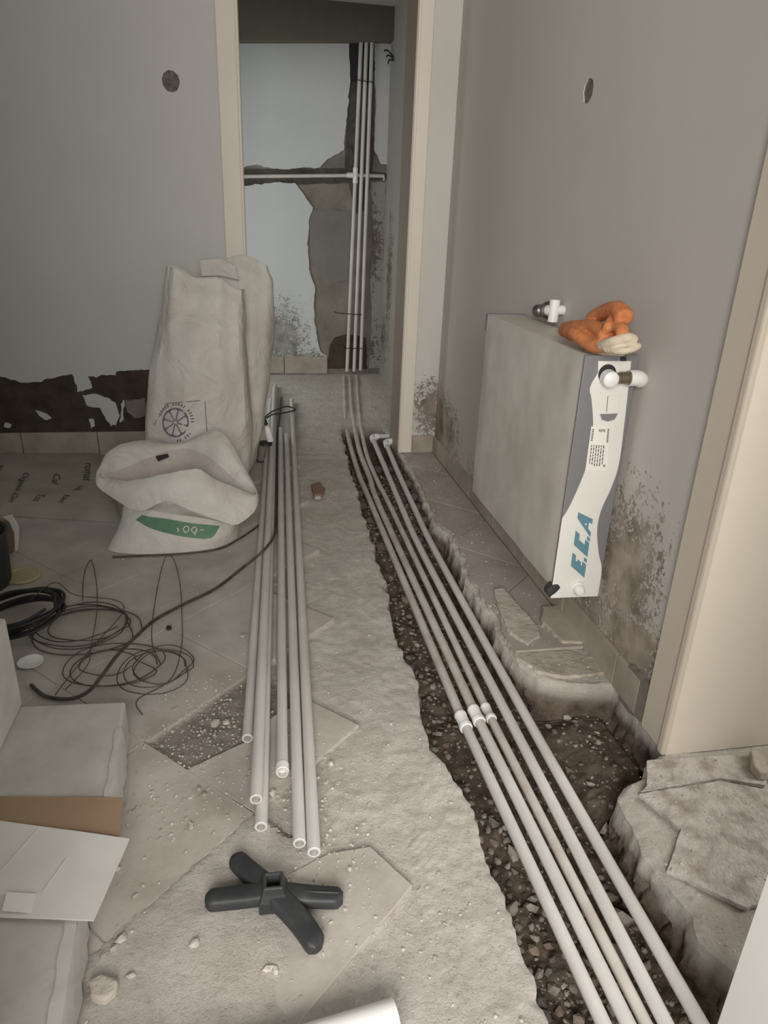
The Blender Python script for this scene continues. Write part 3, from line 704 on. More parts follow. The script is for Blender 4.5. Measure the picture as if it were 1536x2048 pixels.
# ------------------------------------------------------------------ radiator
XF = 0.762; XBk = 0.897
rT = FX(1166, 709, XF); rB = FX(1105, 1180, XF); YE = (rT.y + rB.y)/2; YFar = (FX(976, 631, XF).y + FX(941, 978, XF).y)/2
ZT, ZB = rT.z, rB.z
rad = thing('radiator', 'tall flat panel radiator still wrapped in dusty film with printed end', 'radiator', (XF, YE, 0))
mb = MB(); ny, nz = 40, 26
def rp(s, u):
    y = YE + (YFar - YE)*s; z = ZB + (ZT - ZB)*u
    e = min(s, 1 - s, u, 1 - u); sag = 0.004*min(1, e*14)
    return Vector((XF + 0.0025 - sag + 0.003*fbm(y*5, z*5, 3.0, 3), y, z))
vs = [rp(i/ny, j/nz) for i in range(ny + 1) for j in range(nz + 1)]
fs = [(i*(nz+1) + j, i*(nz+1) + j + 1, (i+1)*(nz+1) + j + 1, (i+1)*(nz+1) + j) for i in range(ny) for j in range(nz)]
mb.add(vs, fs)
obj('wrapped_panel', mb, M['film'], rad)
obj('body', MB().box((XF + 0.006, YE, ZB), (XBk, YFar, ZT)), M['film'], rad, smooth=False, bevel=0.006)
obj('corner_protector', MB().box((XF - 0.002, YFar - 0.015, ZT - 0.05), (XBk, YFar + 0.006, ZT + 0.006)), M['cap_grey'], rad, smooth=False, bevel=0.003)
for yb_ in (YE + 0.15, YFar - 0.2):
    obj('bracket', MB().box((XBk, yb_, ZT - 0.12), (XR + 0.002, yb_ + 0.04, ZT - 0.04)), M['cap_grey'], rad, smooth=False)
EP = lambda L, o=0.0: [FY(a, b, YE - o) for a, b in L]
xe0 = XF - 0.001
def clampx(ps): return [Vector((min(max(p.x, xe0), XBk + 0.002), p.y, p.z)) for p in ps]
yo = Vector((0, -0.004, 0))
obj('end_cap', MB().box((XF - 0.001, YE - 0.006, ZB - 0.006), (XBk + 0.001, YE + 0.002, ZT + 0.001)), M['cap_grey'], rad, smooth=False, bevel=0.002)
left = catmull([(1196,745,0),(1180,775,0),(1183,800,0),(1186,845,0),(1183,890,0),(1172,935,0),(1152,985,0),(1132,1025,0),(1112,1050,0)], 5)
right = catmull([(1262,722,0),(1257,770,0),(1248,850,0),(1237,930,0),(1221,978,0),(1202,1020,0),(1194,1060,0),(1197,1105,0),(1203,1140,0),(1195,1192,0)], 5)
poly = [(1196,722),(1262,722)] + [(p.x, p.y) for p in right] + [(1100,1196),(1100,1060)] + [(p.x, p.y) for p in reversed(left)]
P3 = clampx(EP(poly, 0.0065))
obj('white_print_band', MB().plate([(p.x, p.z) for p in P3], [], xz(YE - 0.0062), (0, -0.0012, 0)), M['cap_white'], rad, smooth=False)
wrapband = [FX(a, b, XF - 0.001) for a, b in ((1118,1042),(1108,1180),(1092,1168),(1096,1110))]
lb = EP([(1183,853),(1221,853),(1214,942),(1171,940)], 0.009)
o = obj('label_sticker', MB().plate([(p.x, p.z) for p in lb], [], xz(YE - 0.0075), (0, -0.0008, 0)), M['label_white'], rad, smooth=False)
mb = MB(); rng = random.Random(3)
def onlab(u, v): # u across, v down
    return (lb[0].lerp(lb[1], u)).lerp(lb[3].lerp(lb[2], u), v)
def dash(u0, u1, v0, v1):
    q = [onlab(u0, v0), onlab(u1, v0), onlab(u1, v1), onlab(u0, v1)]
    mb.add([Vector((p.x, YE - 0.0086, p.z)) for p in q], [(0, 1, 2, 3)])
for v in range(9): dash(0.86, 0.95, 0.05 + v*0.035, 0.075 + v*0.035)
for v in range(7): dash(0.06, 0.16, 0.06 + v*0.04, 0.085 + v*0.04)
for k in range(4): dash(0.42 + 0.09*k, 0.47 + 0.09*k, 0.06, 0.11 + 0.02*(k % 2))
for col in range(6):
    v = 0.42
    while v < 0.85:
        L = rng.uniform(0.03, 0.09); dash(0.12 + col*0.12, 0.17 + col*0.12, v, min(v + L, 0.9)); v += L + 0.02
for v in (0.86, 0.89): dash(0.80, 0.90, v, v + 0.02)
obj('label_print', mb, M['print_ink'], o, smooth=False, fix=False)
# lettering on the end wrap, reading upwards
def text_mesh(s, size, shear=0.0, bold=0.0, space=1.0):
    c = bpy.data.curves.new('lettering', 'FONT'); c.body = s; c.size = size; c.shear = shear; c.offset = bold; c.space_character = space; c.resolution_u = 3
    o = bpy.data.objects.new('lettering', c); COL.objects.link(o)
    dg = bpy.context.evaluated_depsgraph_get(); me = bpy.data.meshes.new_from_object(o.evaluated_get(dg)); bpy.data.objects.remove(o)
    vs = [v.co.copy() for v in me.vertices]; fs = [tuple(p.vertices) for p in me.polygons]; bpy.data.meshes.remove(me)
    return vs, fs
def put_text(name, s, o3, xdir, ydir, width, height, mat, parent, shear=0.0, bold=0.0, lift=None, label=None):
    vs, fs = text_mesh(s, 1.0, shear, bold)
    x0 = min(v.x for v in vs); x1 = max(v.x for v in vs); y0 = min(v.y for v in vs); y1 = max(v.y for v in vs)
    mb = MB().add([o3 + xdir*((v.x - x0)/(x1 - x0)*width) + ydir*((v.y - y0)/(y1 - y0)*height) for v in vs], fs)
    if lift: mb.v = [lift(p) for p in mb.v]
    o = obj(name, mb, mat, parent, smooth=False, fix=False)
    if label: o['label'] = label
    return o
# block letters drawn as solid outlines (bottom to top of the cap)
def on_cap(u, v):   # u along reading direction (upwards), v letter height (towards the hall)
    a0 = FY(1166, 1153, YE); a1 = FY(1183, 1036, YE); c0 = FY(1138, 1137, YE)
    return a0 + (a1 - a0)*u + (c0 - a0)*v
def glyph(mb, pts):
    q = [on_cap(u, v) for u, v in pts]
    mb.add([Vector((p.x, YE - 0.0082, p.z)) for p in q], [tuple(range(len(q)))])
mb = MB(); sl = 0.07
def G(u0, pts): glyph(mb, [(u0 + u + sl*v, v) for u, v in pts])
G(0.0, [(0,0),(0.23,0),(0.23,0.28),(0.15,0.28),(0.15,0.36),(0.20,0.36),(0.20,0.62),(0.15,0.62),(0.15,0.74),(0.23,0.74),(0.23,1),(0,1)])
G(0.26, [(0,0),(0.06,0),(0.06,0.2),(0,0.2)])
G(0.36, [(0,0),(0.24,0),(0.24,0.3),(0.15,0.3),(0.15,0.7),(0.24,0.7),(0.24,1),(0,1)])
G(0.62, [(0,0),(0.06,0),(0.06,0.2),(0,0.2)])
G(0.70, [(0,0),(0.08,0),(0.10,0.22),(0.20,0.22),(0.22,0),(0.30,0),(0.20,1),(0.10,1)])
obj('brand_lettering', mb, M['print_blue'], rad, smooth=False, fix=False)['label'] = 'blue E.C.A lettering'
p = on_cap(0.17 + 0.7, 0.42); mb = MB().lathe(Vector((p.x + 0.0005, YE - 0.0082, p.z - 0.002)), (0, -1, 0), [(0, 0.0035), (0.0006, 0.0035), (0.0007, 0)], 3)
obj('brand_lettering', mb, M['cap_white'], rad, smooth=False)
p = FY(1156, 1030, YE); obj('brand_lettering', MB().lathe((p.x, YE - 0.0076, p.z), (0, -1, 0), [(0, 0.004), (0.0006, 0.004), (0.0007, 0)], 12), M['cap_grey'], rad, smooth=False)
# pocket in the cap
pk = EP([(1199,790),(1237,788),(1234,822),(1226,838),(1212,842),(1199,838),(1193,824)], 0.0)
obj('cap_pocket', MB().plate([(p.x, p.z) for p in pk], [], xz(YE - 0.0074), (0, -0.0022, 0)), M['cap_white'], rad, smooth=False, bevel=0.002)
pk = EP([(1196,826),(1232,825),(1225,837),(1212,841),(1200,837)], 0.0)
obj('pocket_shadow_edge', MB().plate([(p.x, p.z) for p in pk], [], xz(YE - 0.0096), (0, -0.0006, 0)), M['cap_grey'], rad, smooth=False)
a = FY(1216, 792, YE - 0.0098); b = FY(1213, 824, YE - 0.0098)
obj('pocket_seam', MB().tube([a, b], 0.0008, 6), M['print_ink'], rad)
gr = EP([(1168,712),(1262,716),(1262,722),(1196,722),(1190,748),(1172,748)], 0.0)
obj('top_slot', MB().plate([(p.x, p.z) for p in EP([(1238,712),(1249,712),(1249,721),(1238,721)])], [], xz(YE - 0.0062), (0, -0.0018, 0)), M['rubber'], rad, smooth=False)
# valve at the top of the end
c = FY(1222, 756, YE - 0.03); c0 = Vector((c.x, YE - 0.004, c.z))
vh = obj('valve_ring', MB().lathe(c0 + Vector((0, 0, 0.006)), (0, -1, 0), [(0, 0.022), (0.006, 0.022), (0.007, 0.0)], 20), M['rubber'], rad)
obj('valve_cap', MB().lathe(c0, (-0.12, -1, -0.05), [(0, 0.016), (0.012, 0.017), (0.014, 0.0195), (0.038, 0.0185), (0.042, 0.014), (0.043, 0)], 18), M['pvc_new'], rad)
vb = c0 + Vector((0.006, -0.022, 0.0))
v2 = FY(1262, 756, vb.y); v3 = FY(1282, 757, vb.y)
ax = (v2 - vb).normalized()
obj('valve_body', MB().lathe(vb, ax, [(0, 0.012), (0.016, 0.012), (0.018, 0.0145), (0.035, 0.0145), (0.036, 0.0165), (0.042, 0.0165), (0.043, 0.0)], 18), M['brass'], rad)
v2 = vb + ax*0.042
obj('valve_elbow', MB().tube(catmull([v2, v2 + ax*0.022, v2 + ax*0.036 + Vector((0, 0.010, -0.006)), Vector((max(v2.x + 0.05, XR + 0.002), v2.y + 0.04, v2.z - 0.012))], 5), [0.019]*10 + [0.0175]*6, 18), M['pvc_new'], rad)
# plug at the bottom of the end
c = FY(1160, 1178, YE - 0.02); c0 = Vector((c.x, YE - 0.004, c.z))
obj('drain_plug', MB().lathe(c0, (-0.15, -1, -0.1), [(0, 0.017), (0.010, 0.017), (0.011, 0.0145), (0.026, 0.0135), (0.030, 0.010), (0.031, 0)], 18), M['pvc_new'], rad)
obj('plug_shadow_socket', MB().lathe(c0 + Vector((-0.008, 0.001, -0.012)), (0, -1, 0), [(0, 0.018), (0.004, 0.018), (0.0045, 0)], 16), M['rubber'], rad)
obj('foot_protector', MB().lathe(Vector((XF + 0.006, YE + 0.012, ZB - 0.004)), (0.1, -1, -0.1), [(0, 0.022), (0.018, 0.022), (0.02, 0.018), (0.0205, 0)], 14), M['black'], rad)

# pipe stub with chrome nut sticking out of the wall above the radiator
w0 = FX(1108, 620, XR - 0.03)
t = thing('pipe_fitting', 'white tee and ribbed chrome nut sticking out above the radiator top', 'pipe fitting', tuple(w0))
obj('tee', MB().tube([w0 + Vector((0, 0, 0.030)), w0 - Vector((0, 0, 0.034))], 0.0155, 18).tube([w0, w0 + Vector((0.034, 0, 0))], 0.014, 16), M['pvc_new'], t)
dn = (FX(1062, 622, XR - 0.06) - w0).normalized()
obj('collar', MB().lathe(w0 + dn*0.008, dn, [(0, 0.016), (0.02, 0.016), (0.021, 0.0)], 18), M['pvc_new'], t)
obj('flange', MB().lathe(w0 + dn*0.026, dn, [(0, 0.026), (0.005, 0.026), (0.006, 0.012), (0.03, 0.012)], 20), M['chrome'], t)
rs = [(0.05, 0.0), (0.05, 0.012), (0.056, 0.018)] + [(0.058 + 0.0025*k, 0.0185 if k % 2 else 0.0172) for k in range(10)] + [(0.085, 0.016), (0.086, 0.0)]
obj('chrome_nut', MB().lathe(w0, dn, rs, 20), M['chrome'], t)

# crumpled cloth on the radiator
cx0, cy0 = (XF + XBk)/2 + 0.005, YE + 0.05
cl = thing('work_cloth', 'crumpled orange and cream cloth lying on top of the radiator', 'cloth', (cx0, cy0, ZT))
def lobes(name, ls, mat, vox=0.0035):
    mb = MB()
    for pts, rr in ls:
        P = catmull(pts, 5); n = len(P)
        R = [1.35*max(0.003, rr[0]*(1 - i/(n-1)) + rr[1]*(i/(n-1)))*(0.35 + 0.65*min(1, 3.2*math.sin(math.pi*(0.04 + 0.92*i/(n-1))))) for i in range(n)]
        mb.tube(P, R, 10)
    o = obj(name, mb, mat, cl)
    m = o.modifiers.new('merge', 'REMESH'); m.mode = 'VOXEL'; m.voxel_size = vox; m.use_smooth_shade = True
    m = o.modifiers.new('relax', 'SMOOTH'); m.factor = 0.5; m.iterations = 2
    return o
C = lambda px, py, x, r=0: FX(px, py, x)
lobes('orange_fold', [
    ([C(1125,660,XF+.03), C(1150,668,XF+.012), C(1185,690,XF+.02), C(1212,688,XF+.03)], (0.012, 0.014)),
    ([C(1125,655,XF+.04), C(1160,652,XF+.035), C(1190,655,XF+.035), C(1215,672,XF+.035)], (0.010, 0.014)),
    ([C(1180,640,XF+.06), C(1205,626,XF+.065), C(1235,620,XF+.06), C(1250,640,XF+.055)], (0.013, 0.017)),
    ([C(1205,668,XF+.04), C(1215,655,XF+.03), C(1222,640,XF+.05)], (0.008, 0.009)),
    ([C(1232,650,XF+.05), C(1245,662,XF+.045), C(1238,672,XF+.04)], (0.012, 0.011)),
    ([C(1135,668,XF+.03), C(1180,672,XF+.045), C(1225,672,XF+.06), C(1248,670,XF+.07)], (0.012, 0.014))], M['orange'])
lobes('cream_fold', [
    ([C(1200,692,XF+.02), C(1225,684,XF+.025), C(1255,676,XF+.05), C(1272,682,XF+.07)], (0.009, 0.009)),
    ([C(1208,698,XF+.02), C(1240,702,XF+.035), C(1265,698,XF+.06), C(1280,690,XF+.08)], (0.006, 0.006)),
    ([C(1225,688,XF+.03), C(1245,690,XF+.045), C(1268,686,XF+.065)], (0.008, 0.007)),
    ([C(1170,698,XF+.03), C(1205,704,XF+.04), C(1250,706,XF+.06)], (0.005, 0.006))], M['cream_cloth'], 0.003)

# ------------------------------------------------------------------ sacks
from mathutils.bvhtree import BVHTree
CAM = Vector((0, 0, CAM_H))
def bvh(mb): return BVHTree.FromPolygons([tuple(p) for p in mb.v], mb.f)
def stick(tree, px, py, lift=0.0015):
    """the point of a surface that a print mark sits on"""
    d = Vector(_ray(px, py)).normalized(); h = tree.ray_cast(CAM, d)
    if h[0] is None: return None
    n = h[1] if h[1].dot(d) < 0 else -h[1]
    return h[0] + n*lift
def sack_mesh(levels, y0, b, n=44, fold=0.010, topz=None, seed=0.0, sub=5):
    L = []
    for i in range(len(levels) - 1):
        for k in range(sub):
            t = k/sub; t2 = t*t*(3 - 2*t)
            L.append(tuple(levels[i][j] + (levels[i+1][j] - levels[i][j])*(t2 if j else t) for j in range(4)))
    L.append(levels[-1]); rings = []; m = len(L)
    for i, (py, l, r, bb) in enumerate(L):
        a = FY(l, py, y0); c = FY(r, py, y0); z = max(0.0, (a.z + c.z)/2)
        if i == m - 1: z = 0.0
        cx_, hw = (a.x + c.x)/2, (c.x - a.x)/2; ring = []
        for k in range(n):
            th = 2*math.pi*k/n; cs, sn = math.cos(th), math.sin(th); e = 0.72
            ux = math.copysign(abs(cs)**e, cs); uy = math.copysign(abs(sn)**e, sn)
            f = fold*(fbm(ux*2.2 + seed, z*2.4, uy*2.2 + seed, 3) + 0.5*math.sin(5*th + 6*z + seed)*0.5)
            x = cx_ + ux*(hw + f*0.5); y = y0 + uy*(b*bb + f)
            zz = z + (topz(ux, uy) if topz else 0.0)*max(0, 1 - i/(1.6*sub))
            ring.append(Vector((x, y, zz if i < m - 1 else 0.001)))
        rings.append(ring)
    # the mouth goes down again on the inside
    inner = [[p.lerp(Vector((sum(q.x for q in rings[0])/n, y0, p.z)), 0.06) - Vector((0, 0, dz)) for p in rings[0]] for dz in (0.004, 0.05)]
    return MB().rings([inner[1], inner[0]] + rings)
s2 = thing('woven_sack', 'taller white woven sack standing behind the logo sack against the door casing', 'sack', tuple(FZ(480, 920)))
mbk = sack_mesh([(522,402,536,0.30),(560,406,546,0.55),(640,412,546,0.9),(740,418,541,1.0),(840,428,530,1.0),(910,440,512,0.95),(952,450,498,0.85)], 3.25, 0.132, seed=4.0, fold=0.016,
                topz=lambda x, y: 0.03*x*0 + 0.025*math.sin(3*x + 1))
obj('sack_body', mbk, M['sack_clean'], s2)
fl = [FY(a, b, 3.12) for a, b in ((400,520),(440,516),(470,530),(478,560),(440,552),(404,552))]
obj('folded_flap', MB().prism([p + Vector((0, 0.02*math.sin(i*2.0), 0)) for i, p in enumerate(fl)], (0, 0.01, 0)), M['sack'], s2, bevel=0.003)
s1 = thing('woven_sack', 'tall full white woven sack with a flower wheel logo near its foot', 'sack', tuple(FZ(400, 990)))
mbf = sack_mesh([(556,336,488,0.25),(600,330,490,0.6),(660,318,492,0.95),(750,302,497,1.05),(850,293,502,1.1),(930,292,500,1.05),(975,300,494,1.0)], 2.95, 0.125, seed=1.0, fold=0.022,
                topz=lambda x, y: -0.035*x + 0.012*math.sin(6*x))
obj('sack_body', mbf, M['sack'], s1)
tf = bvh(mbf)
def stroke(mb, tree, pts, wd, lift=0.0012):
    """a printed line of width wd (px) laid on a surface"""
    for (ax, ay), (bx, by) in zip(pts, pts[1:]):
        L = math.hypot(bx - ax, by - ay) or 1; nx, ny = -(by - ay)/L*wd/2, (bx - ax)/L*wd/2
        q = [stick(tree, *p, lift) for p in ((ax + nx, ay + ny), (bx + nx, by + ny), (bx - nx, by - ny), (ax - nx, ay - ny))]
        if None not in q: mb.add(q, [(0, 1, 2, 3)])
def seg(a, b, k=8): return [(a[0] + (b[0] - a[0])*i/k, a[1] + (b[1] - a[1])*i/k) for i in range(k + 1)]
mb = MB(); lc = (351, 845)
stroke(mb, tf, [(lc[0] + 25*math.cos(t*math.pi/16), lc[1] + 28*math.sin(t*math.pi/16)) for t in range(33)], 3.2)
for k in range(8):
    a = k*math.pi/4 + 0.25; stroke(mb, tf, seg((lc[0] + 3*math.cos(a), lc[1] + 3*math.sin(a)), (lc[0] + 24*math.cos(a), lc[1] + 27*math.sin(a)), 4), 2.4)
    for s in (-1, 1):
        stroke(mb, tf, [(lc[0] + 25*math.cos(a + s*t*0.065)*(0.98 - 0.035*(3 - t)), lc[1] + 28*math.sin(a + s*t*0.065)*(0.98 - 0.035*(3 - t))) for t in range(4)], 2.0)
for k in range(26):
    a = -2.7 + k*0.165
    if k % 6 == 5: continue
    stroke(mb, tf, [(lc[0] + 31*math.cos(a), lc[1] + 34*math.sin(a)), (lc[0] + 37*math.cos(a + 0.03), lc[1] + 40*math.sin(a + 0.03))], 2.6)
obj('printed_logo', mb, M['ink_logo'], s1, smooth=False, fix=False)['label'] = 'violet grey flower wheel logo'
mb = MB()
for a, b in (((334,807),(410,800)), ((410,800),(414,866)), ((334,807),(308,850)), ((414,866),(404,895))): stroke(mb, tf, seg(a, b, 10), 1.5)
obj('printed_border', mb, M['ink_logo'], s1, smooth=False, fix=False)

s3 = thing('open_sack', 'slumped open white sack with a green printed band in front of the full sacks', 'sack', tuple(FZ(350, 1090)))
def pr(L): return [FY(a, b, y) for a, b, y in L]
base = [Vector((x, y, 0.002)) for x, y in ((-.53,2.42),(-.52,2.35),(-.44,2.315),(-.36,2.305),(-.25,2.305),(-.16,2.33),(-.09,2.40),(-.07,2.48),(-.08,2.56),(-.15,2.64),(-.24,2.67),(-.33,2.68),(-.43,2.62),(-.50,2.52))]
mid = pr([(243,1040,2.45),(246,1050,2.40),(268,1058,2.36),(310,1068,2.33),(370,1078,2.32),(432,1076,2.33),(472,1058,2.40),(478,1035,2.48),(460,1000,2.56),(420,985,2.63),(380,975,2.66),(330,975,2.67),(280,990,2.62),(250,1015,2.54)])
neck = pr([(250,1000,2.47),(258,1008,2.44),(282,1018,2.40),(320,1024,2.38),(375,1032,2.37),(435,1038,2.37),(476,1028,2.42),(480,1005,2.49),(462,965,2.56),(420,940,2.63),(380,930,2.66),(330,930,2.67),(280,945,2.62),(255,975,2.54)])
outer = pr([(193,968,2.46),(232,1000,2.40),(282,1022,2.345),(333,1003,2.335),(405,1030,2.32),(478,1048,2.31),(517,1000,2.40),(492,940,2.53),(447,868,2.62),(405,866,2.66),(362,890,2.69),(310,880,2.71),(240,888,2.64),(202,925,2.55)])
rim = pr([(200,952,2.49),(245,962,2.43),(290,957,2.39),(340,946,2.38),(392,939,2.38),(440,962,2.39),(512,990,2.415),(474,962,2.50),(432,924,2.56),(400,905,2.60),(365,897,2.63),(310,910,2.62),(255,934,2.57),(214,946,2.53)])
def inner(f, dz):
    c = sum(rim, Vector())/14; return [p.lerp(c, f) - Vector((0, 0, dz)) for p in rim]
R3 = [catmull(r, 5, True) for r in (base, mid, neck, outer, rim)]
for i, ring in enumerate(R3):
    if i: R3[i] = [p + Vector((0.006*fbm(p.x*14, p.z*14, i, 2), 0.008*fbm(p.x*12, p.z*12, i + 7, 2), 0.004*fbm(p.x*20, p.y*20, i, 2))) for p in ring]
def between(a, b, k): return [[p.lerp(q, s/k) for p, q in zip(a, b)] for s in range(k)]
allr = between(R3[0], R3[1], 4) + between(R3[1], R3[2], 4)
fo = between(R3[2], R3[3], 3); fr = between(R3[3], R3[4], 6)
for s, ring in enumerate(fr):
    k = math.sin(math.pi*s/6)
    fr[s] = [p + Vector((0, -0.010*k, 0.014*k + 0.006*k*fbm(p.x*10, p.y*10, 3, 2))) for p in ring]
mo = MB().rings(allr + fo + fr + [R3[4]], cap1=False)
obj('sack_body', mo, M['sack_clean'], s3)
mi = MB().rings([R3[4], catmull(inner(0.12, 0.04), 5, True), catmull(inner(0.25, 0.09), 5, True)], cap0=False)
obj('sack_lining', mi, M['sack_inside'], s3)
to = bvh(mo)
mb = MB(); top = [(284,1030),(302,1034),(335,1038),(380,1046),(420,1050),(440,1052)]; bot = [(272,1040),(300,1056),(340,1068),(385,1076),(422,1076),(436,1058)]
T2 = catmull([(a, b, 0) for a, b in top], 5); B2 = catmull([(a, b, 0) for a, b in bot], 5); nv = 6
grid = [[stick(to, *(t.lerp(b, j/nv).to_2d()), 0.0012) for j in range(nv + 1)] for t, b in zip(T2, B2)]
ok = [[p for p in r] for r in grid]
for i in range(len(grid) - 1):
    for j in range(nv):
        q = [grid[i][j], grid[i+1][j], grid[i+1][j+1], grid[i][j+1]]
        if None not in q and max((q[0] - q[2]).length, (q[1] - q[3]).length) < 0.06: mb.add(q, [(0, 1, 2, 3)])
obj('green_band', mb, M['green_print'], s3, fix=False)
mb = MB()
for pts in ([(372,1052),(366,1058),(370,1066),(377,1062),(378,1055),(372,1052)], [(388,1054),(382,1060),(388,1067),(394,1062),(392,1055),(388,1054)], [(393,1060),(389,1071)], [(400,1060),(408,1060)], [(354,1056),(358,1060),(355,1064)]):
    stroke(mb, to, pts, 2.2, 0.0028)
obj('band_lettering', mb, M['sack_clean'], s3, smooth=False, fix=False)
a = stick(tf, 1, 1)
tag_o = obj('black_tag', MB().prism([FY(*p, 2.56) for p in ((311,913),(335,908),(338,914),(316,923))], (0, 0.004, 0)), M['rubber'], s3, smooth=False)

# flat printed paper sack on the floor by the skirting
c00, c10, c11, c01 = FZ(-70, 914), FZ(214, 906), FZ(244, 1046), FZ(-70, 1028)
mb = MB(); nx, nyy = 40, 22; top_, bot_ = [], []
for i in range(nx + 1):
    for j in range(nyy + 1):
        u, v = i/nx, j/nyy; p = c00.lerp(c10, u).lerp(c01.lerp(c11, u), v)
        p.y = min(p.y, YD - 0.02)
        e = min(1, min(u, 1 - u)*9)*min(1, min(v, 1 - v)*6); h = 0.004 + 0.034*math.sqrt(max(e, 0)) + 0.006*e*fbm(p.x*6, p.y*6, 2, 3)
        top_.append(Vector((p.x, p.y, h))); bot_.append(Vector((p.x, p.y, 0.0012)))
q = lambda i, j: i*(nyy + 1) + j
mb.v = top_ + bot_; n0 = len(top_)
mb.f = [(q(i,j), q(i+1,j), q(i+1,j+1), q(i,j+1)) for i in range(nx) for j in range(nyy)] + [(n0 + q(i,j), n0 + q(i,j+1), n0 + q(i+1,j+1), n0 + q(i+1,j)) for i in range(nx) for j in range(nyy)]
bd = [q(i, 0) for i in range(nx)] + [q(nx, j) for j in range(nyy)] + [q(i, nyy) for i in range(nx, 0, -1)] + [q(0, j) for j in range(nyy, 0, -1)]
mb.f += [(bd[i], bd[(i+1) % len(bd)], n0 + bd[(i+1) % len(bd)], n0 + bd[i]) for i in range(len(bd))]
ps = thing('paper_sack', 'flat grey paper sack with dark lettering lying along the peeling wall', 'sack', tuple(FZ(110, 970)))
obj('sack_body', mb, M['paper'], ps); tp = bvh(mb)
def print_text(s, a, b, hpx, parent, mat, tree):
    """flat print: text running from pixel a to pixel b, letter tops to the right-hand side"""
    vs, fs = text_mesh(s, 1.0); x0 = min(v.x for v in vs); x1 = max(v.x for v in vs); y1 = max(v.y for v in vs); y0 = min(v.y for v in vs)
    out = []
    for v in vs:
        u = (v.x - x0)/(x1 - x0); k = (v.y - y0)/(y1 - y0)
        p = stick(tree, a[0] + (b[0] - a[0])*u + hpx[0]*k, a[1] + (b[1] - a[1])*u + hpx[1]*k, 0.0025)
        if p is None: return
        out.append(p)
    obj('printed_text', MB().add(out, fs), mat, parent, smooth=False, fix=False)
for s, a, b, hp in (('Organik Cim', (45,944), (14,1002), (14,5)), ('Cal', (108,947), (103,966), (14,4)), ('Toz', (76,988), (66,1002), (15,2)),
                    ('romat', (170,927), (166,962), (14,1)), ('Net', (128,990), (116,1006), (12,2)), ('kg', (150,974), (148,982), (16,-2)), ('ay', (0,930), (-6,940), (8,2))):
    print_text(s, a, b, hp, ps, M['ink_faded'], tp)

# ------------------------------------------------------------------ blocks, boards and scraps at the near side
def slab(name, px, zt_, th, mat, label, cat, group=None, bev=0.004, parts=None):
    P = [FZ(a, b, zt_) for a, b in px]; c = sum(P, Vector())/len(P); base = Vector((c.x, c.y, zt_ - th))
    o = obj(name, MB().prism([p - Vector((0, 0, th)) for p in P], (0, 0, th)), mat, off=base, smooth=False, bevel=bev)
    return tag(o, label, cat, group)
HB = 0.10
b1 = thing('concrete_block', 'low pale concrete block with packing film, under the brown cardboard edge', 'block', tuple(FZ(60, 1560)), 'pale blocks stacked at the side')
P = [FZ(a, b, HB) for a, b in ((251,1402),(217,1612),(-170,1640),(-120,1418))]
obj('block_body', MB().prism([p - Vector((0, 0, HB - 0.001)) for p in P], (0, 0, HB - 0.001)), M['block'], b1, smooth=False, bevel=0.006)
def film_strip(a, b, off, parent, top_w=0.02):
    n = Vector(((b - a).y, -(b - a).x, 0)).normalized()
    if n.x < 0: n = -n
    mb = MB(); k = 10; rows = []
    for i in range(k + 1):
        p = a.lerp(b, i/k); wv = 0.003*math.sin(i*2.1)
        rows.append([p - n*(top_w + 0.002*math.sin(i*1.7)) + Vector((0, 0, 0.0018)), p + n*0.002 + Vector((0, 0, 0.0015 + abs(wv))), p + n*(0.004 + wv) - Vector((0, 0, 0.03)), p + n*(0.004 - wv) - Vector((0, 0, off))])
    mb.rings(rows, closed=False, cap0=False, cap1=False)
    return obj('film_edge', mb, M['block_film'], parent)
film_strip(P[0].lerp(P[1], 0.3), P[1], HB - 0.01, b1, 0.010)
b2 = thing('concrete_block', 'pale concrete block with packing film, partly under the white board', 'block', tuple(FZ(60, 1990)), 'pale blocks stacked at the side')
P2 = [FZ(a, b, HB) for a, b in ((160,1790),(116,2075),(-190,2090),(-110,1800))]
obj('block_body', MB().prism([p - Vector((0, 0, HB - 0.001)) for p in P2], (0, 0, HB - 0.001)), M['block'], b2, smooth=False, bevel=0.006)
film_strip(P2[0], P2[1], HB - 0.01, b2, 0.016)
a = FZ(47, 1408, HB); zt2 = FY(33, 1232, a.y).z
o = obj('concrete_block', MB().box((a.x - 0.15, a.y - 0.20, HB + 0.0008), (a.x, a.y, zt2)), M['block'], off=(a.x - 0.07, a.y - 0.1, HB), smooth=False, bevel=0.008)
tag(o, 'upright pale concrete block standing on the low block beside the cable coil', 'block', 'pale blocks stacked at the side')
def sheet(name, px, z, mat, label, cat, wave=0.0, th=0.003):
    c = [FZ(a, b, z) for a, b in px]; n = 16; mb = MB(); up = []; dn = []
    for i in range(n + 1):
        for j in range(n + 1):
            u, v = i/n, j/n; p = c[0].lerp(c[1], u).lerp(c[3].lerp(c[2], u), v)
            p.z += wave*(0.5 + 0.5*fbm(p.x*5, p.y*5, 3, 2))*(0.3 + u)
            up.append(p + Vector((0, 0, th))); dn.append(p.copy())
    k = n + 1; m0 = len(up); mb.v = up + dn
    mb.f = [(i*k + j, (i+1)*k + j, (i+1)*k + j + 1, i*k + j + 1) for i in range(n) for j in range(n)] + [(m0 + i*k + j, m0 + i*k + j + 1, m0 + (i+1)*k + j + 1, m0 + (i+1)*k + j) for i in range(n) for j in range(n)]
    bd = [i*k for i in range(n)] + [n*k + j for j in range(n)] + [i*k + n for i in range(n, 0, -1)] + [j for j in range(n, 0, -1)]
    mb.f += [(bd[i], bd[(i+1) % len(bd)], m0 + bd[(i+1) % len(bd)], m0 + bd[i]) for i in range(len(bd))]
    return tag(obj(name, mb, mat, off=sum(c, Vector())/4, smooth=True), label, cat)
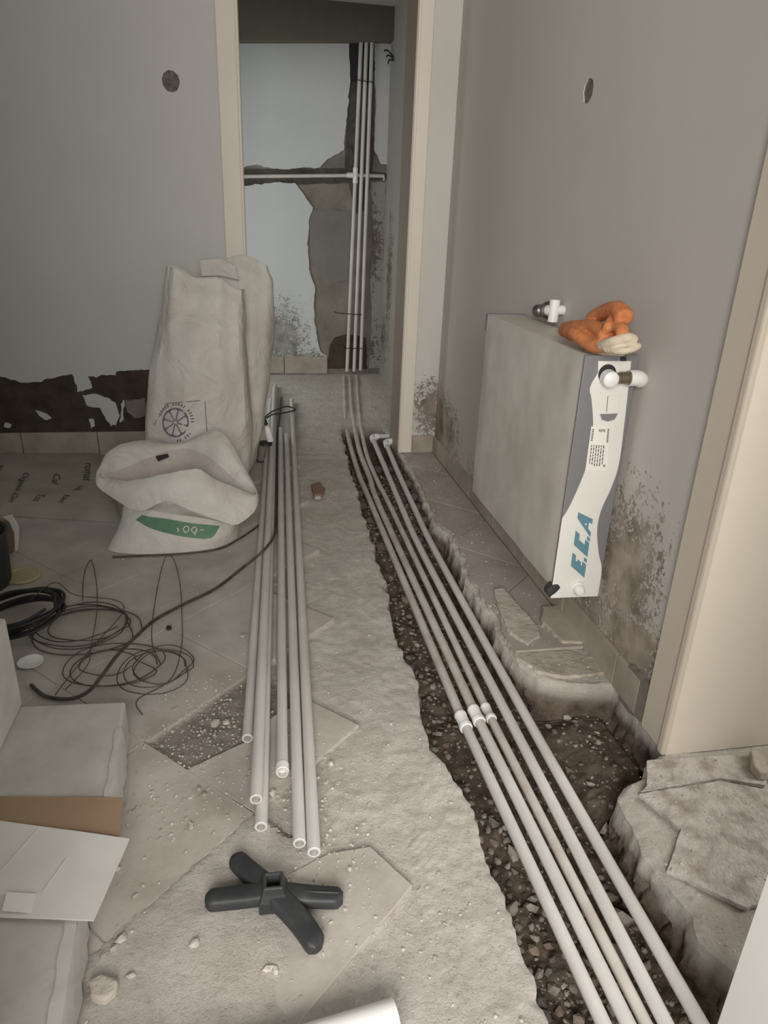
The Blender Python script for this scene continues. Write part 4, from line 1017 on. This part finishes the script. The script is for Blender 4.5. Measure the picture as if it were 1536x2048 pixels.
sheet('cardboard_sheet', [(-90,1594),(246,1597),(236,1705),(-90,1700)], HB + 0.001, M['cardboard'], 'brown cardboard sheet lying on the pale blocks, under the white board', 'cardboard')
wb_ = sheet('white_board', [(-90,1632),(259,1682),(188,1845),(-90,1833)], HB + 0.005, M['board_white'], 'white coated cardboard sheet lying across the pale blocks', 'cardboard', 0.004)
mb = MB(); 
for pts in ([(75,1660),(0,1745)], [(135,1715),(85,1785)]):
    q = [FZ(a, b, HB + 0.0125) for a, b in pts]; mb.tube(q, 0.0005, 6)
ORIGIN[wb_.name] = wb_.location.copy()
obj('crease', mb, M['board_white'], wb_)
q = [FZ(a, b, HB + 0.0125) for a, b in ((14,1785),(72,1788),(62,1826),(4,1822))]
obj('tape_patch', MB().prism(q, (0, 0, 0.0012)), M['label_white'], wb_, smooth=False)
# black tub, carton scrap, lid, scraps
a = FZ(9, 1196)
o = obj('black_tub', MB().lathe(Vector((a.x - 0.10, a.y + 0.09, 0.001)), (0, 0, 1), [(0, 0.0), (0, 0.088), (0.02, 0.095), (0.17, 0.102), (0.175, 0.107), (0.182, 0.107), (0.18, 0.099), (0.03, 0.088), (0.03, 0)], 32), M['black'], off=(a.x - 0.1, a.y + 0.09, 0)); tag(o, 'black plastic tub standing behind the upright pale block', 'tub')
a = FZ(14, 1108)
t = thing('torn_carton', 'torn brown carton piece with a white flap on the floor by the paper sack', 'cardboard', tuple(a))
obj('brown_side', MB().prism([FY(*p, a.y) for p in ((-60,1040),(20,1040),(30,1075),(24,1108),(-60,1110))], (0.0, 0.02, 0)), M['cardboard'], t, smooth=False, bevel=0.002)
obj('white_flap', MB().prism([FY(*p, a.y - 0.012) for p in ((4,1034),(24,1030),(38,1056),(36,1100),(30,1104),(28,1066),(18,1044))], (0, 0.006, 0)), M['board_white'], t, smooth=False, bevel=0.002)
a = FZ(45, 1154)
o = obj('plastic_lid', MB().lathe(a, (0, 0, 1), [(0.001, 0), (0.001, 0.054), (0.004, 0.057), (0.010, 0.055), (0.010, 0.048), (0.007, 0.046), (0.007, 0)], 28), M['yellow_lid'], off=a); tag(o, 'dusty yellow round lid lying on the floor behind the cable coil', 'lid')
a = FZ(62, 1328)
o = obj('white_saucer', MB().lathe(a, (0, 0, 1), [(0.001, 0), (0.001, 0.022), (0.007, 0.032), (0.009, 0.032), (0.004, 0.020), (0.004, 0)], 24), M['pvc_new'], off=a); tag(o, 'small white dish under the black cable coil', 'dish')

# ------------------------------------------------------------------ black cross base
hub = FZ(548, 1806); hub.z = 0
cb_ = thing('cross_base', 'black plastic four-armed stand base lying on the broken floor', 'stand base', tuple(hub))
def arm(end, w, h, groove=False, bow=0.0):
    e = Vector((end.x, end.y, 0)); d = (e - hub); L = d.length; d.normalize(); s = Vector((-d.y, d.x, 0)); rings = []
    for i in range(15):
        u = i/14; r = 1.0
        if u > 0.86: r = math.sqrt(max(0.02, 1 - ((u - 0.86)/0.14)**2))
        c = hub + d*(0.012 + (L - 0.012)*u) + s*bow*math.sin(math.pi*u) + Vector((0, 0, 0.001 + h*0.5 + 0.010*(1 - u)**2))
        ww, hh = w*0.5*(0.55 + 0.45*r)*(1.12 - 0.12*u), h*0.5*(0.6 + 0.4*r)
        if u > 0.97: ww *= 0.75
        ring = []
        for k in range(16):
            t = 2*math.pi*k/16; cs, sn = math.cos(t), math.sin(t)
            ring.append(c + s*math.copysign(abs(cs)**0.55, cs)*ww + Vector((0, 0, math.copysign(abs(sn)**0.55, sn)*hh)))
        rings.append(ring)
    obj('arm', MB().rings(rings), M['black'], cb_)
    if groove:
        a = hub + d*L*0.35 + Vector((0, 0, h + 0.0035)); b = hub + d*L*0.93 + Vector((0, 0, h + 0.001))
        obj('rib', MB().tube([a, b], 0.002, 6), M['black'], cb_)
ez = 0.014
arm(FZ(411, 1802, ez), 0.034, 0.028, bow=-0.001); arm(FZ(686, 1796, ez), 0.034, 0.026, groove=True)
arm(FZ(468, 1716, ez), 0.034, 0.028); arm(FZ(637, 1898, ez), 0.036, 0.028, bow=0.005)
def sq(c, r, z, rot=0.75): return [Vector((c.x + r*math.cos(rot + k*math.pi/2), c.y + r*math.sin(rot + k*math.pi/2), z)) for k in range(4)]
obj('hub', MB().rings([sq(hub, 0.036, 0.004), sq(hub, 0.034, 0.028), sq(hub, 0.027, 0.042), sq(hub, 0.0235, 0.056), sq(hub, 0.016, 0.056), sq(hub, 0.015, 0.030)]), M['black'], cb_, smooth=False, bevel=0.004)
obj('socket', MB().rings([sq(hub, 0.0158, 0.0305), sq(hub, 0.0158, 0.034)]), M['rubber'], cb_, smooth=False)

# ------------------------------------------------------------------ cables and wires
def cable(name, px, zs, r, mat, label, cat='cable', per=8, group=None):
    if not isinstance(zs, (list, tuple)): zs = [zs]*len(px)
    P = catmull([FZ(a, b, z) for (a, b), z in zip(px, zs)], per)
    return tag(obj(name, MB().tube(P, r, 8), mat, off=P[0]), label, cat, group)
cable('long_cable', [(563,795),(560,830),(555,866),(554,897),(553,996),(552,1050),(550,1066),(544,1080),(529,1099),(508,1118),(480,1140),(430,1178),(365,1210),(310,1240),(270,1275),(235,1310),(205,1350),(178,1382),(140,1398),(90,1392),(62,1370),(55,1340)],
      [.006,.006,.006,.006,.006,.008,.034,.058,.058,.032,.008,.006,.006,.006,.026,.034,.034,.024,.010,.006,.006], 0.0045, M['cable'], 'long dark cable running from the pipe bundle across the tiles to the coils')
cable('sack_cable', [(225,1114),(300,1111),(380,1106),(440,1097),(478,1078),(508,1058),(523,1046)], [.004]*6 + [.004], 0.0035, M['cable'], 'thin dark cable curving around the foot of the open sack')
def coil(name, c, R, turns, r, mat, label, sq_=1.0, jit=0.012, h=0.02, seed=0, cat='cable', base=0.0, tilt=0.0):
    rg = random.Random(seed); P = []; n = 26; drift = Vector((0, 0, 0))
    for t in range(turns):
        rr = R*(1 + rg.uniform(-1, 1)*jit/R); ox, oy = rg.uniform(-1, 1)*jit, rg.uniform(-1, 1)*jit; z0 = r + h*t/max(1, turns)
        for k in range(n):
            a = 2*math.pi*k/n; P.append(Vector((c.x + ox + rr*math.cos(a), c.y + oy + rr*sq_*math.sin(a), base + tilt*(0.5 + 0.5*math.cos(a)) + z0 + h/turns*k/n + 0.004*math.sin(3*a + t) * (1 if t else 0.3) + 0.001)))
    return tag(obj(name, MB().tube(catmull(P[::2], 3), r, 7), mat, off=c), label, cat)
coil('cable_coil', FZ(38, 1252), 0.118, 9, 0.0042, M['dark_cable'], 'thick black cable coil on the floor beside the upright block', 0.92, 0.012, 0.05, 1, tilt=0.030)
coil('wire_coil', FZ(165, 1258), 0.125, 5, 0.0017, M['cable'], 'loose thin wire coil between the black coil and long cable', 0.85, 0.022, 0.02, 2)
coil('wire_coil', FZ(310, 1348), 0.088, 4, 0.0014, M['steel_wire'], 'thin wire loops crossing the tile next to the rubble gap', 1.1, 0.024, 0.012, 3, base=0.018)
coil('wire_coil', FZ(215, 1345), 0.10, 3, 0.0014, M['steel_wire'], 'thin wire loops lying under the end of the long cable', 0.8, 0.03, 0.012, 5)
cable('thin_wire', [(322,1330),(305,1290),(305,1240),(318,1160),(332,1113),(348,1120),(360,1170),(364,1240),(362,1300),(340,1360),(275,1400),(285,1430)], [.006,.006,.0135,.008,.004,.006,.0135,.0135,.006,.004,.004,.004], 0.0012, M['steel_wire'], 'tall thin wire arch lying on the tile below the open sack', 'wire')
cable('thin_wire', [(165,1200),(168,1150),(182,1120),(192,1160),(194,1220),(182,1290),(175,1330),(130,1380)], [.004,.004,.004,.012,.037,.037,.028,.022], 0.0012, M['steel_wire'], 'narrow thin wire hairpin lying behind the loose coil', 'wire')
cable('thin_wire', [(60,1200),(110,1165),(150,1190),(230,1200),(245,1225),(180,1300),(110,1390)], [.096,.05,.02,.032,.032,.031,.006], 0.0012, M['steel_wire'], 'thin crossing wire strand over the black coil', 'wire')
o = obj('cable_clip', MB().lathe(FZ(338, 1258, 0.001), (0, 0, 1), [(0, 0.008), (0.008, 0.007), (0.009, 0)], 10), M['rubber'], off=FZ(338, 1258)); tag(o, 'tiny dark clip on the tile inside the wire arch', 'clip')
# plug and holder by the pipes
p0 = FZ(540, 872, 0.045)
t = thing('cable_connector', 'white cable plug with grey holder leaning on the loose pipes', 'plug', tuple(FZ(530, 915)))
yp = FZ(524, 926).y
a = FY(533, 852, yp); b = FY(541, 882, yp); L = (b - a).length
obj('plug_body', MB().lathe(a, b - a, [(0, 0.008), (0.008, 0.014), (L*0.5, 0.017), (L, 0.016), (L + 0.004, 0)], 14), M['pvc_new'], t)
g0 = FY(526, 890, yp); g1 = FZ(522, 924); g1.z = 0.004; L = (g1 - g0).length
obj('grey_holder', MB().lathe(g0, g1 - g0, [(0, 0.021), (L, 0.019), (L + 0.001, 0)], 16), M['cement'], t)
g2 = g0.lerp(FY(533, 886, yp), 0.8)
obj('collar', MB().lathe(g2 + Vector((0, 0, -0.004)), (0.15, 0, 1), [(0, 0.031), (0.010, 0.030), (0.012, 0)], 18), M['rubber'], t)
obj('collar', MB().lathe(g1, (0, 0, 1), [(0, 0.0215), (0.007, 0.0215), (0.008, 0)], 16), M['rubber'], t)
obj('boot', MB().lathe(a + (a - b)*0.55, b - a, [(0, 0.005), (0.03, 0.009), (0.036, 0.010), (0.037, 0)], 12), M['rubber'], t)
top_ = a + (a - b)*0.5
obj('lead', MB().tube(catmull([top_, FY(532, 833, yp + 0.02), FZ(541, 825, 0.13), FZ(556, 818, 0.065), FZ(574, 813, 0.036), FZ(591, 818, 0.034), FZ(581, 823, 0.035), FZ(560, 827, 0.064), FZ(545, 829, 0.12), FY(534, 836, yp + 0.012)], 6), 0.0042, 8), M['rubber'], t)

# ------------------------------------------------------------------ rubble
def rock_mesh(name, seed, sub=2, flat=0.7, rough=0.28):
    bm = bmesh.new(); bmesh.ops.create_icosphere(bm, subdivisions=sub, radius=1)
    for v in bm.verts:
        d = v.co.normalized(); k = 1 + rough*fbm(d.x*1.3 + seed*7, d.y*1.3, d.z*1.3, 3)
        v.co = d*k; v.co.z *= flat
    me = bpy.data.meshes.new(name); bm.to_mesh(me); bm.free(); return me
rocks = {}
for kind, mt in (('trench_stone', 'stone'), ('brown_stone', 'stone_brown'), ('dark_stone', 'stone_dark'), ('cobble', 'cobble'), ('mortar_crumb', 'debris'), ('brick_chip', 'brick_dust')):
    rocks[kind] = []
    for s in range(6):
        me = rock_mesh(kind, s + (10 if kind == 'cobble' else 0), 2 if kind == 'cobble' else 1, 0.72, 0.34 if kind == 'cobble' else 0.55)
        me.materials.append(M[mt])
        if kind in ('cobble',): me.polygons.foreach_set('use_smooth', [True]*len(me.polygons))
        rocks[kind].append(me)
def rock(kind, p, r, label, cat, group):
    o = bpy.data.objects.new(kind, random.choice(rocks[kind])); COL.objects.link(o)
    o.location = p; o.scale = (r*random.uniform(.8, 1.25), r*random.uniform(.7, 1.1), r*random.uniform(.7, 1.0)); o.rotation_euler = (random.uniform(-.3, .3), random.uniform(-.3, .3), random.uniform(0, 6.28))
    return tag(o, label, cat, group)
def bed(x, y): return -0.017 - depth(y) + 0.040*sstep(0.66, 0.80, x)*sstep(0.9, 1.1, y)*sstep(1.5, 1.35, y) + 0.016*fbm(x*13, y*13, 8.0, 4)
pipes_x = [0.487, 0.53, 0.565, 0.61, 0.68]
placed = []
def free(x, y, r):
    return all((x - a)**2 + (y - b)**2 > (r + c)**2*0.8 for a, b, c in placed)
tries = 0; cnt = 0
while cnt < 215 and tries < 6000:
    tries += 1
    y = 0.56 + (1 - random.random()**0.6)*1.9 if tries % 3 else random.uniform(0.56, 0.95)
    l, r_ = eL(y), eR(y); near = random.random() < 0.6
    x = random.uniform(l + 0.03, min(l + 0.10, r_ - 0.03)) if near else random.uniform(l + 0.03, r_ - 0.04)
    rr = random.uniform(0.007, 0.015) if near and y < 1.1 else random.uniform(0.006, 0.012) if near else random.uniform(0.006, 0.012)
    if random.random() < 0.05: rr *= 1.5
    if not free(x, y, rr): continue
    placed.append((x, y, rr)); cnt += 1
    kd = random.choice(('trench_stone', 'trench_stone', 'brown_stone', 'dark_stone')); look = {'trench_stone': 'pale grey', 'brown_stone': 'brownish', 'dark_stone': 'dark grey'}[kd]
    size = 'big' if rr > 0.012 else 'middling' if rr > 0.0085 else 'small'
    where = 'between bare screed edge and jointed pipe' if x < 0.475 else 'under the row of white pipes' if x < 0.68 else 'between outermost pipe and right-hand ledge'
    reach = 'up to the joints' if y < 1.42 else 'past the joints'
    rock(kd, (x, y, bed(x, y) + rr*0.45), rr, f'{size} {look} trench stone {where}, {reach}', 'stone', f'{size} {look} stones {where}, {reach}')
for px, py, rr in ((1117,1588,.016),(1243,1812,.022),(1215,1650,.014),(1138,1425,.014),(1245,1890,.02)):
    p = FZ(px, py, -0.10); rock('trench_stone', (p.x, p.y, bed(p.x, p.y) + rr*0.5), rr, 'larger rounded stone in the dark part of the trench', 'stone', 'larger stones in the trench')
packed = []
for px, py, rr in ((840,958,.035),(836,985,.038),(846,1005,.03),(850,1030,.034),(862,1052,.032),(838,1020,.03),(820,962,.03),(812,985,.032),(828,1042,.034),(842,1062,.03),(782,930,.03),(795,1000,.034),(756,930,.03),(770,985,.03),(700,878,.026),(704,903,.028),(712,945,.028),(726,1000,.034),(722,975,.026),(760,900,.03),(735,1030,.02)):
    p = FZ(px, py, -0.04); p.z = -depth(p.y) + 0.007; dz = -depth(p.y)
    for it in range(16):
        nr = min(PIPE_PTS, key=lambda q: (q - p).length_squared); gap = (nr - p).length - (rr*0.95 + RP)
        if gap >= 0: break
        v = p - nr; v.y = 0; v.z = min(v.z, 0)*0.5
        p = p + (v.normalized() if v.length > 1e-5 else Vector((1, 0, 0)))*min(-gap, 0.006); rr = max(0.013, rr*0.95); p.z = max(p.z, dz - 0.014)
    p.x = max(eL(p.y) + 0.012, min(eR(p.y) - 0.012, p.x))
    for q_, r2 in packed:                      # neighbours press against each other without sinking in
        d_ = (q_ - p).length
        if d_ < 0.9*(rr + r2): rr = max(0.012, d_/0.9 - r2)
    packed.append((p.copy(), rr))
    rock('cobble', tuple(p), rr, *(('dark rounded cobble packed along the tile ledge of the far trench', 'stone', 'cobbles along the tile ledge') if p.x > 0.62 else ('dark rounded cobble between or beside the buried pipes near the doorway', 'stone', 'cobbles among the buried pipes')))
spots = [(635,999,.020),(645,640,0),(390,1890,.009),(533,1940,.008),(551,1944,.006),(398,1580,.008),(408,1590,.007),(382,1655,.007),(430,1450,.012),(452,1448,.011),(545,1590,.010),(485,1275,.012),(235,1740,.008),(245,1880,.010),(228,1900,.007),(205,1915,.007),(650,1640,.006),(700,1740,.005),(660,1530,.008),(262,1955,.008),(495,1425,.012),(520,1470,.009)]
for px, py, rr in spots:
    if not rr: continue
    p = FZ(px, py, 0.0); 
    if p.y > 2.2: w_ = 'white mortar crumb next to the brown earth lump'
    elif tile_zone(p.x, p.y) == 2: w_ = 'pale mortar crumb in the broken-out tile gap'
    elif p.x < -0.2 and p.y < 1.1: w_ = 'pale mortar crumb beside the film-edged blocks'
    elif p.y < 0.86: w_ = 'pale mortar crumb in front of the black cross base'
    elif p.x > 0.09: w_ = 'pale mortar crumb on the bare screed next to the longest loose pipe'
    elif p.y > 1.45: w_ = 'pale mortar crumb between the tall wire arch and loose pipes'
    else: w_ = 'pale mortar crumb on the dusty floor behind the black cross base'
    rock('mortar_crumb', (p.x, p.y, rr*0.45), rr, w_, 'rubble', w_ + 's')
# one big flat pale stone at the block corner and broken screed pieces on the right ledge
def chunk(px, z, th, mat, label, seed, tilt=(0, 0), name='screed_chunk', amp=0.006):
    P = [FZ(a, b, z) for a, b in px]; c = sum(P, Vector())/len(P); poly = jag([(p.x, p.y) for p in P], 0.012, amp, seed, True)
    mb = MB().prism([(x, y, z - th + (x - c.x)*tilt[0] + (y - c.y)*tilt[1]) for x, y in poly], (0, 0, th))
    n = len(poly)
    for i in range(n): mb.v[i] += (Vector((c.x, c.y, mb.v[i].z)) - mb.v[i])*random.uniform(-0.12, 0.06)
    return tag(obj(name, mb, mat, off=Vector((c.x, c.y, z - th)), smooth=False, bevel=0.004), label, 'rubble', 'broken floor pieces')
chunk([(175,1960),(200,1945),(235,1958),(232,1980),(210,1998),(180,1990)], 0.016, 0.016, M['screed_lump'], 'flat pale screed piece beside the film-wrapped block', 1)
chunk([(988,1182),(1006,1180),(1078,1252),(1080,1268),(1056,1284),(1020,1262),(1000,1222)], 0.012, 0.028, M['screed_lump'], 'long broken screed chunk on the ledge under the radiator', 2, (0, 0.05))
chunk([(1084,1216),(1118,1214),(1172,1262),(1166,1280),(1125,1278),(1084,1240)], 0.014, 0.026, M['tile_skirting'], 'brownish broken tile chunk under the radiator end', 3, (0, 0.08))
chunk([(1008,1276),(1058,1304),(1130,1300),(1205,1318),(1210,1345),(1130,1352),(1076,1342),(1030,1310)], -0.004, 0.045, M['screed_lump'], 'rounded screed edge piece overhanging the wide part of the trench', 4, (0, 0.0), amp=0.010)
chunk([(1500,1500),(1536,1492),(1560,1540),(1520,1545),(1505,1525)], 0.022, 0.022, M['screed_lump'], 'pale rubble lump against the cream reveal', 6)
chunk([(622,968),(640,962),(650,975),(645,988),(628,988)], 0.018, 0.018, M['brick_dust'], 'brown earth lump behind the white crumb near the doorway', 7)
# uncountable grit, which keeps clear of what stands on the floor
bpy.context.view_layer.update()
_v, _f = [], []
for o_ in COL.objects:
    r_ = o_
    while r_.parent: r_ = r_.parent
    if o_.type != 'MESH' or r_.get('kind') or r_.name.split('.')[0] not in ('loose_pipe', 'trench_pipe', 'open_sack', 'woven_sack', 'concrete_block', 'cross_base', 'drain_pipe', 'sack_cable', 'long_cable', 'screed_chunk', 'cobble', 'trench_stone', 'brown_stone', 'dark_stone', 'mortar_crumb'): continue
    b_ = len(_v); _v += [tuple(o_.matrix_world @ v.co) for v in o_.data.vertices]; _f += [tuple(b_ + i for i in p.vertices) for p in o_.data.polygons]
STAND = BVHTree.FromPolygons(_v, _f)
def clear_of(x, y, z, r, roof):
    p = Vector((x, y, z + r*0.25))
    if STAND.find_nearest(p, r*1.35)[0] is not None: return False
    return not (roof and STAND.ray_cast(p, Vector((0, 0, 1)), 0.9)[0] is not None)
def grit(name, n, pick, r0, r1, mat, label, cat):
    ico = bmesh.new(); bmesh.ops.create_icosphere(ico, subdivisions=1, radius=1); iv = [v.co.copy() for v in ico.verts]; fi = [tuple(v.index for v in f.verts) for f in ico.faces]; ico.free()
    V = []; Fc = []
    for k in range(n):
        q = pick()
        if q is None: continue
        x, y, z = q; r = r0 + (r1 - r0)*random.random()**2.2
        if not clear_of(x, y, z, r, name != 'trench_gravel'): continue
        b = len(V); sx, sy, sz = random.uniform(.7, 1.4), random.uniform(.6, 1.2), random.uniform(.4, .8); a = random.uniform(0, 6.28); ca, sa = math.cos(a), math.sin(a)
        for v in iv:
            j = random.uniform(.75, 1.2); px, py = v.x*sx*r*j, v.y*sy*r*j
            V.append((x + px*ca - py*sa, y + px*sa + py*ca, z + v.z*sz*r*j + r*0.25))
        Fc += [tuple(b + i for i in f) for f in fi]
    me = bpy.data.meshes.new(name); me.from_pydata(V, [], Fc); me.materials.append(M[mat]); me.update()
    o = bpy.data.objects.new(name, me); COL.objects.link(o); return tag(o, label, cat, kind='stuff')
def pk_trench():
    y = 0.52 + 3.0*random.random()**1.7; l, r_ = eL(y), eR(y); u = random.random()
    x = l + 0.012 + (r_ - l - 0.03)*(u**1.5 if y < 1.4 else u)
    return (x, y, bed(x, y) - 0.001)
grit('trench_gravel', 4200, pk_trench, 0.0022, 0.008, 'stone', 'small grey gravel covering the bottom of the trench', 'gravel')
hot = [FZ(*p) for p in ((400,1475),(345,1500),(460,1440),(420,1500),(430,1450),(550,1590),(430,1620),(690,1520),(700,1730),(650,1690),(400,1380),(300,1560),(250,1900),(860,1840),(640,1600),(350,1620),(470,1390),(690,1850),(660,990))]
def pk_floor():
    if random.random() < 0.62:
        h = random.choice(hot); x = h.x + random.gauss(0, 0.055); y = h.y + random.gauss(0, 0.055)
    else:
        y = 0.55 + 2.6*random.random()**1.4; x = random.uniform(-0.5, 0.42)
    if x > eL(y) - 0.01 or y < 0.45: return None
    return (x, y, -0.0005 if x < 0.2 else scr(x, y))
grit('floor_grit', 2600, pk_floor, 0.0008, 0.0042, 'debris', 'fine pale mortar grit scattered over the dusty floor', 'grit')
def pk_right():
    y = random.uniform(0.6, 3.2); x = eR(y) + 0.01 + 0.2*random.random()
    if y > 1.14 and x > XR - 0.03: return None
    if XR - 0.02 > eR(y) or y < 1.1: return (x, y, 0.0)
    return None
grit('ledge_grit', 700, pk_right, 0.0008, 0.0040, 'debris', 'fine pale grit along the ledge by the right wall', 'grit')
# parts that belong to another part
def under(thing_, part, subs):
    ps = [c for c in thing_.children if c.name.split('.')[0] == part]
    for c in list(thing_.children):
        if c.name.split('.')[0] in subs and ps: c.parent = ps[0]
under(rad, 'end_cap', ('white_print_band', 'brand_lettering', 'cap_pocket', 'pocket_shadow_edge', 'pocket_seam', 'top_slot'))
under(rad, 'valve_body', ('valve_cap', 'valve_ring', 'valve_elbow')); under(rad, 'drain_plug', ('plug_shadow_socket',))
under(s1, 'sack_body', ('printed_logo', 'printed_border')); under(s3, 'sack_body', ('green_band', 'band_lettering')); under(s3, 'sack_lining', ('black_tag',))
under(ps, 'sack_body', ('printed_text',)); under(cb_, 'hub', ('socket',))
bpy.context.view_layer.update()
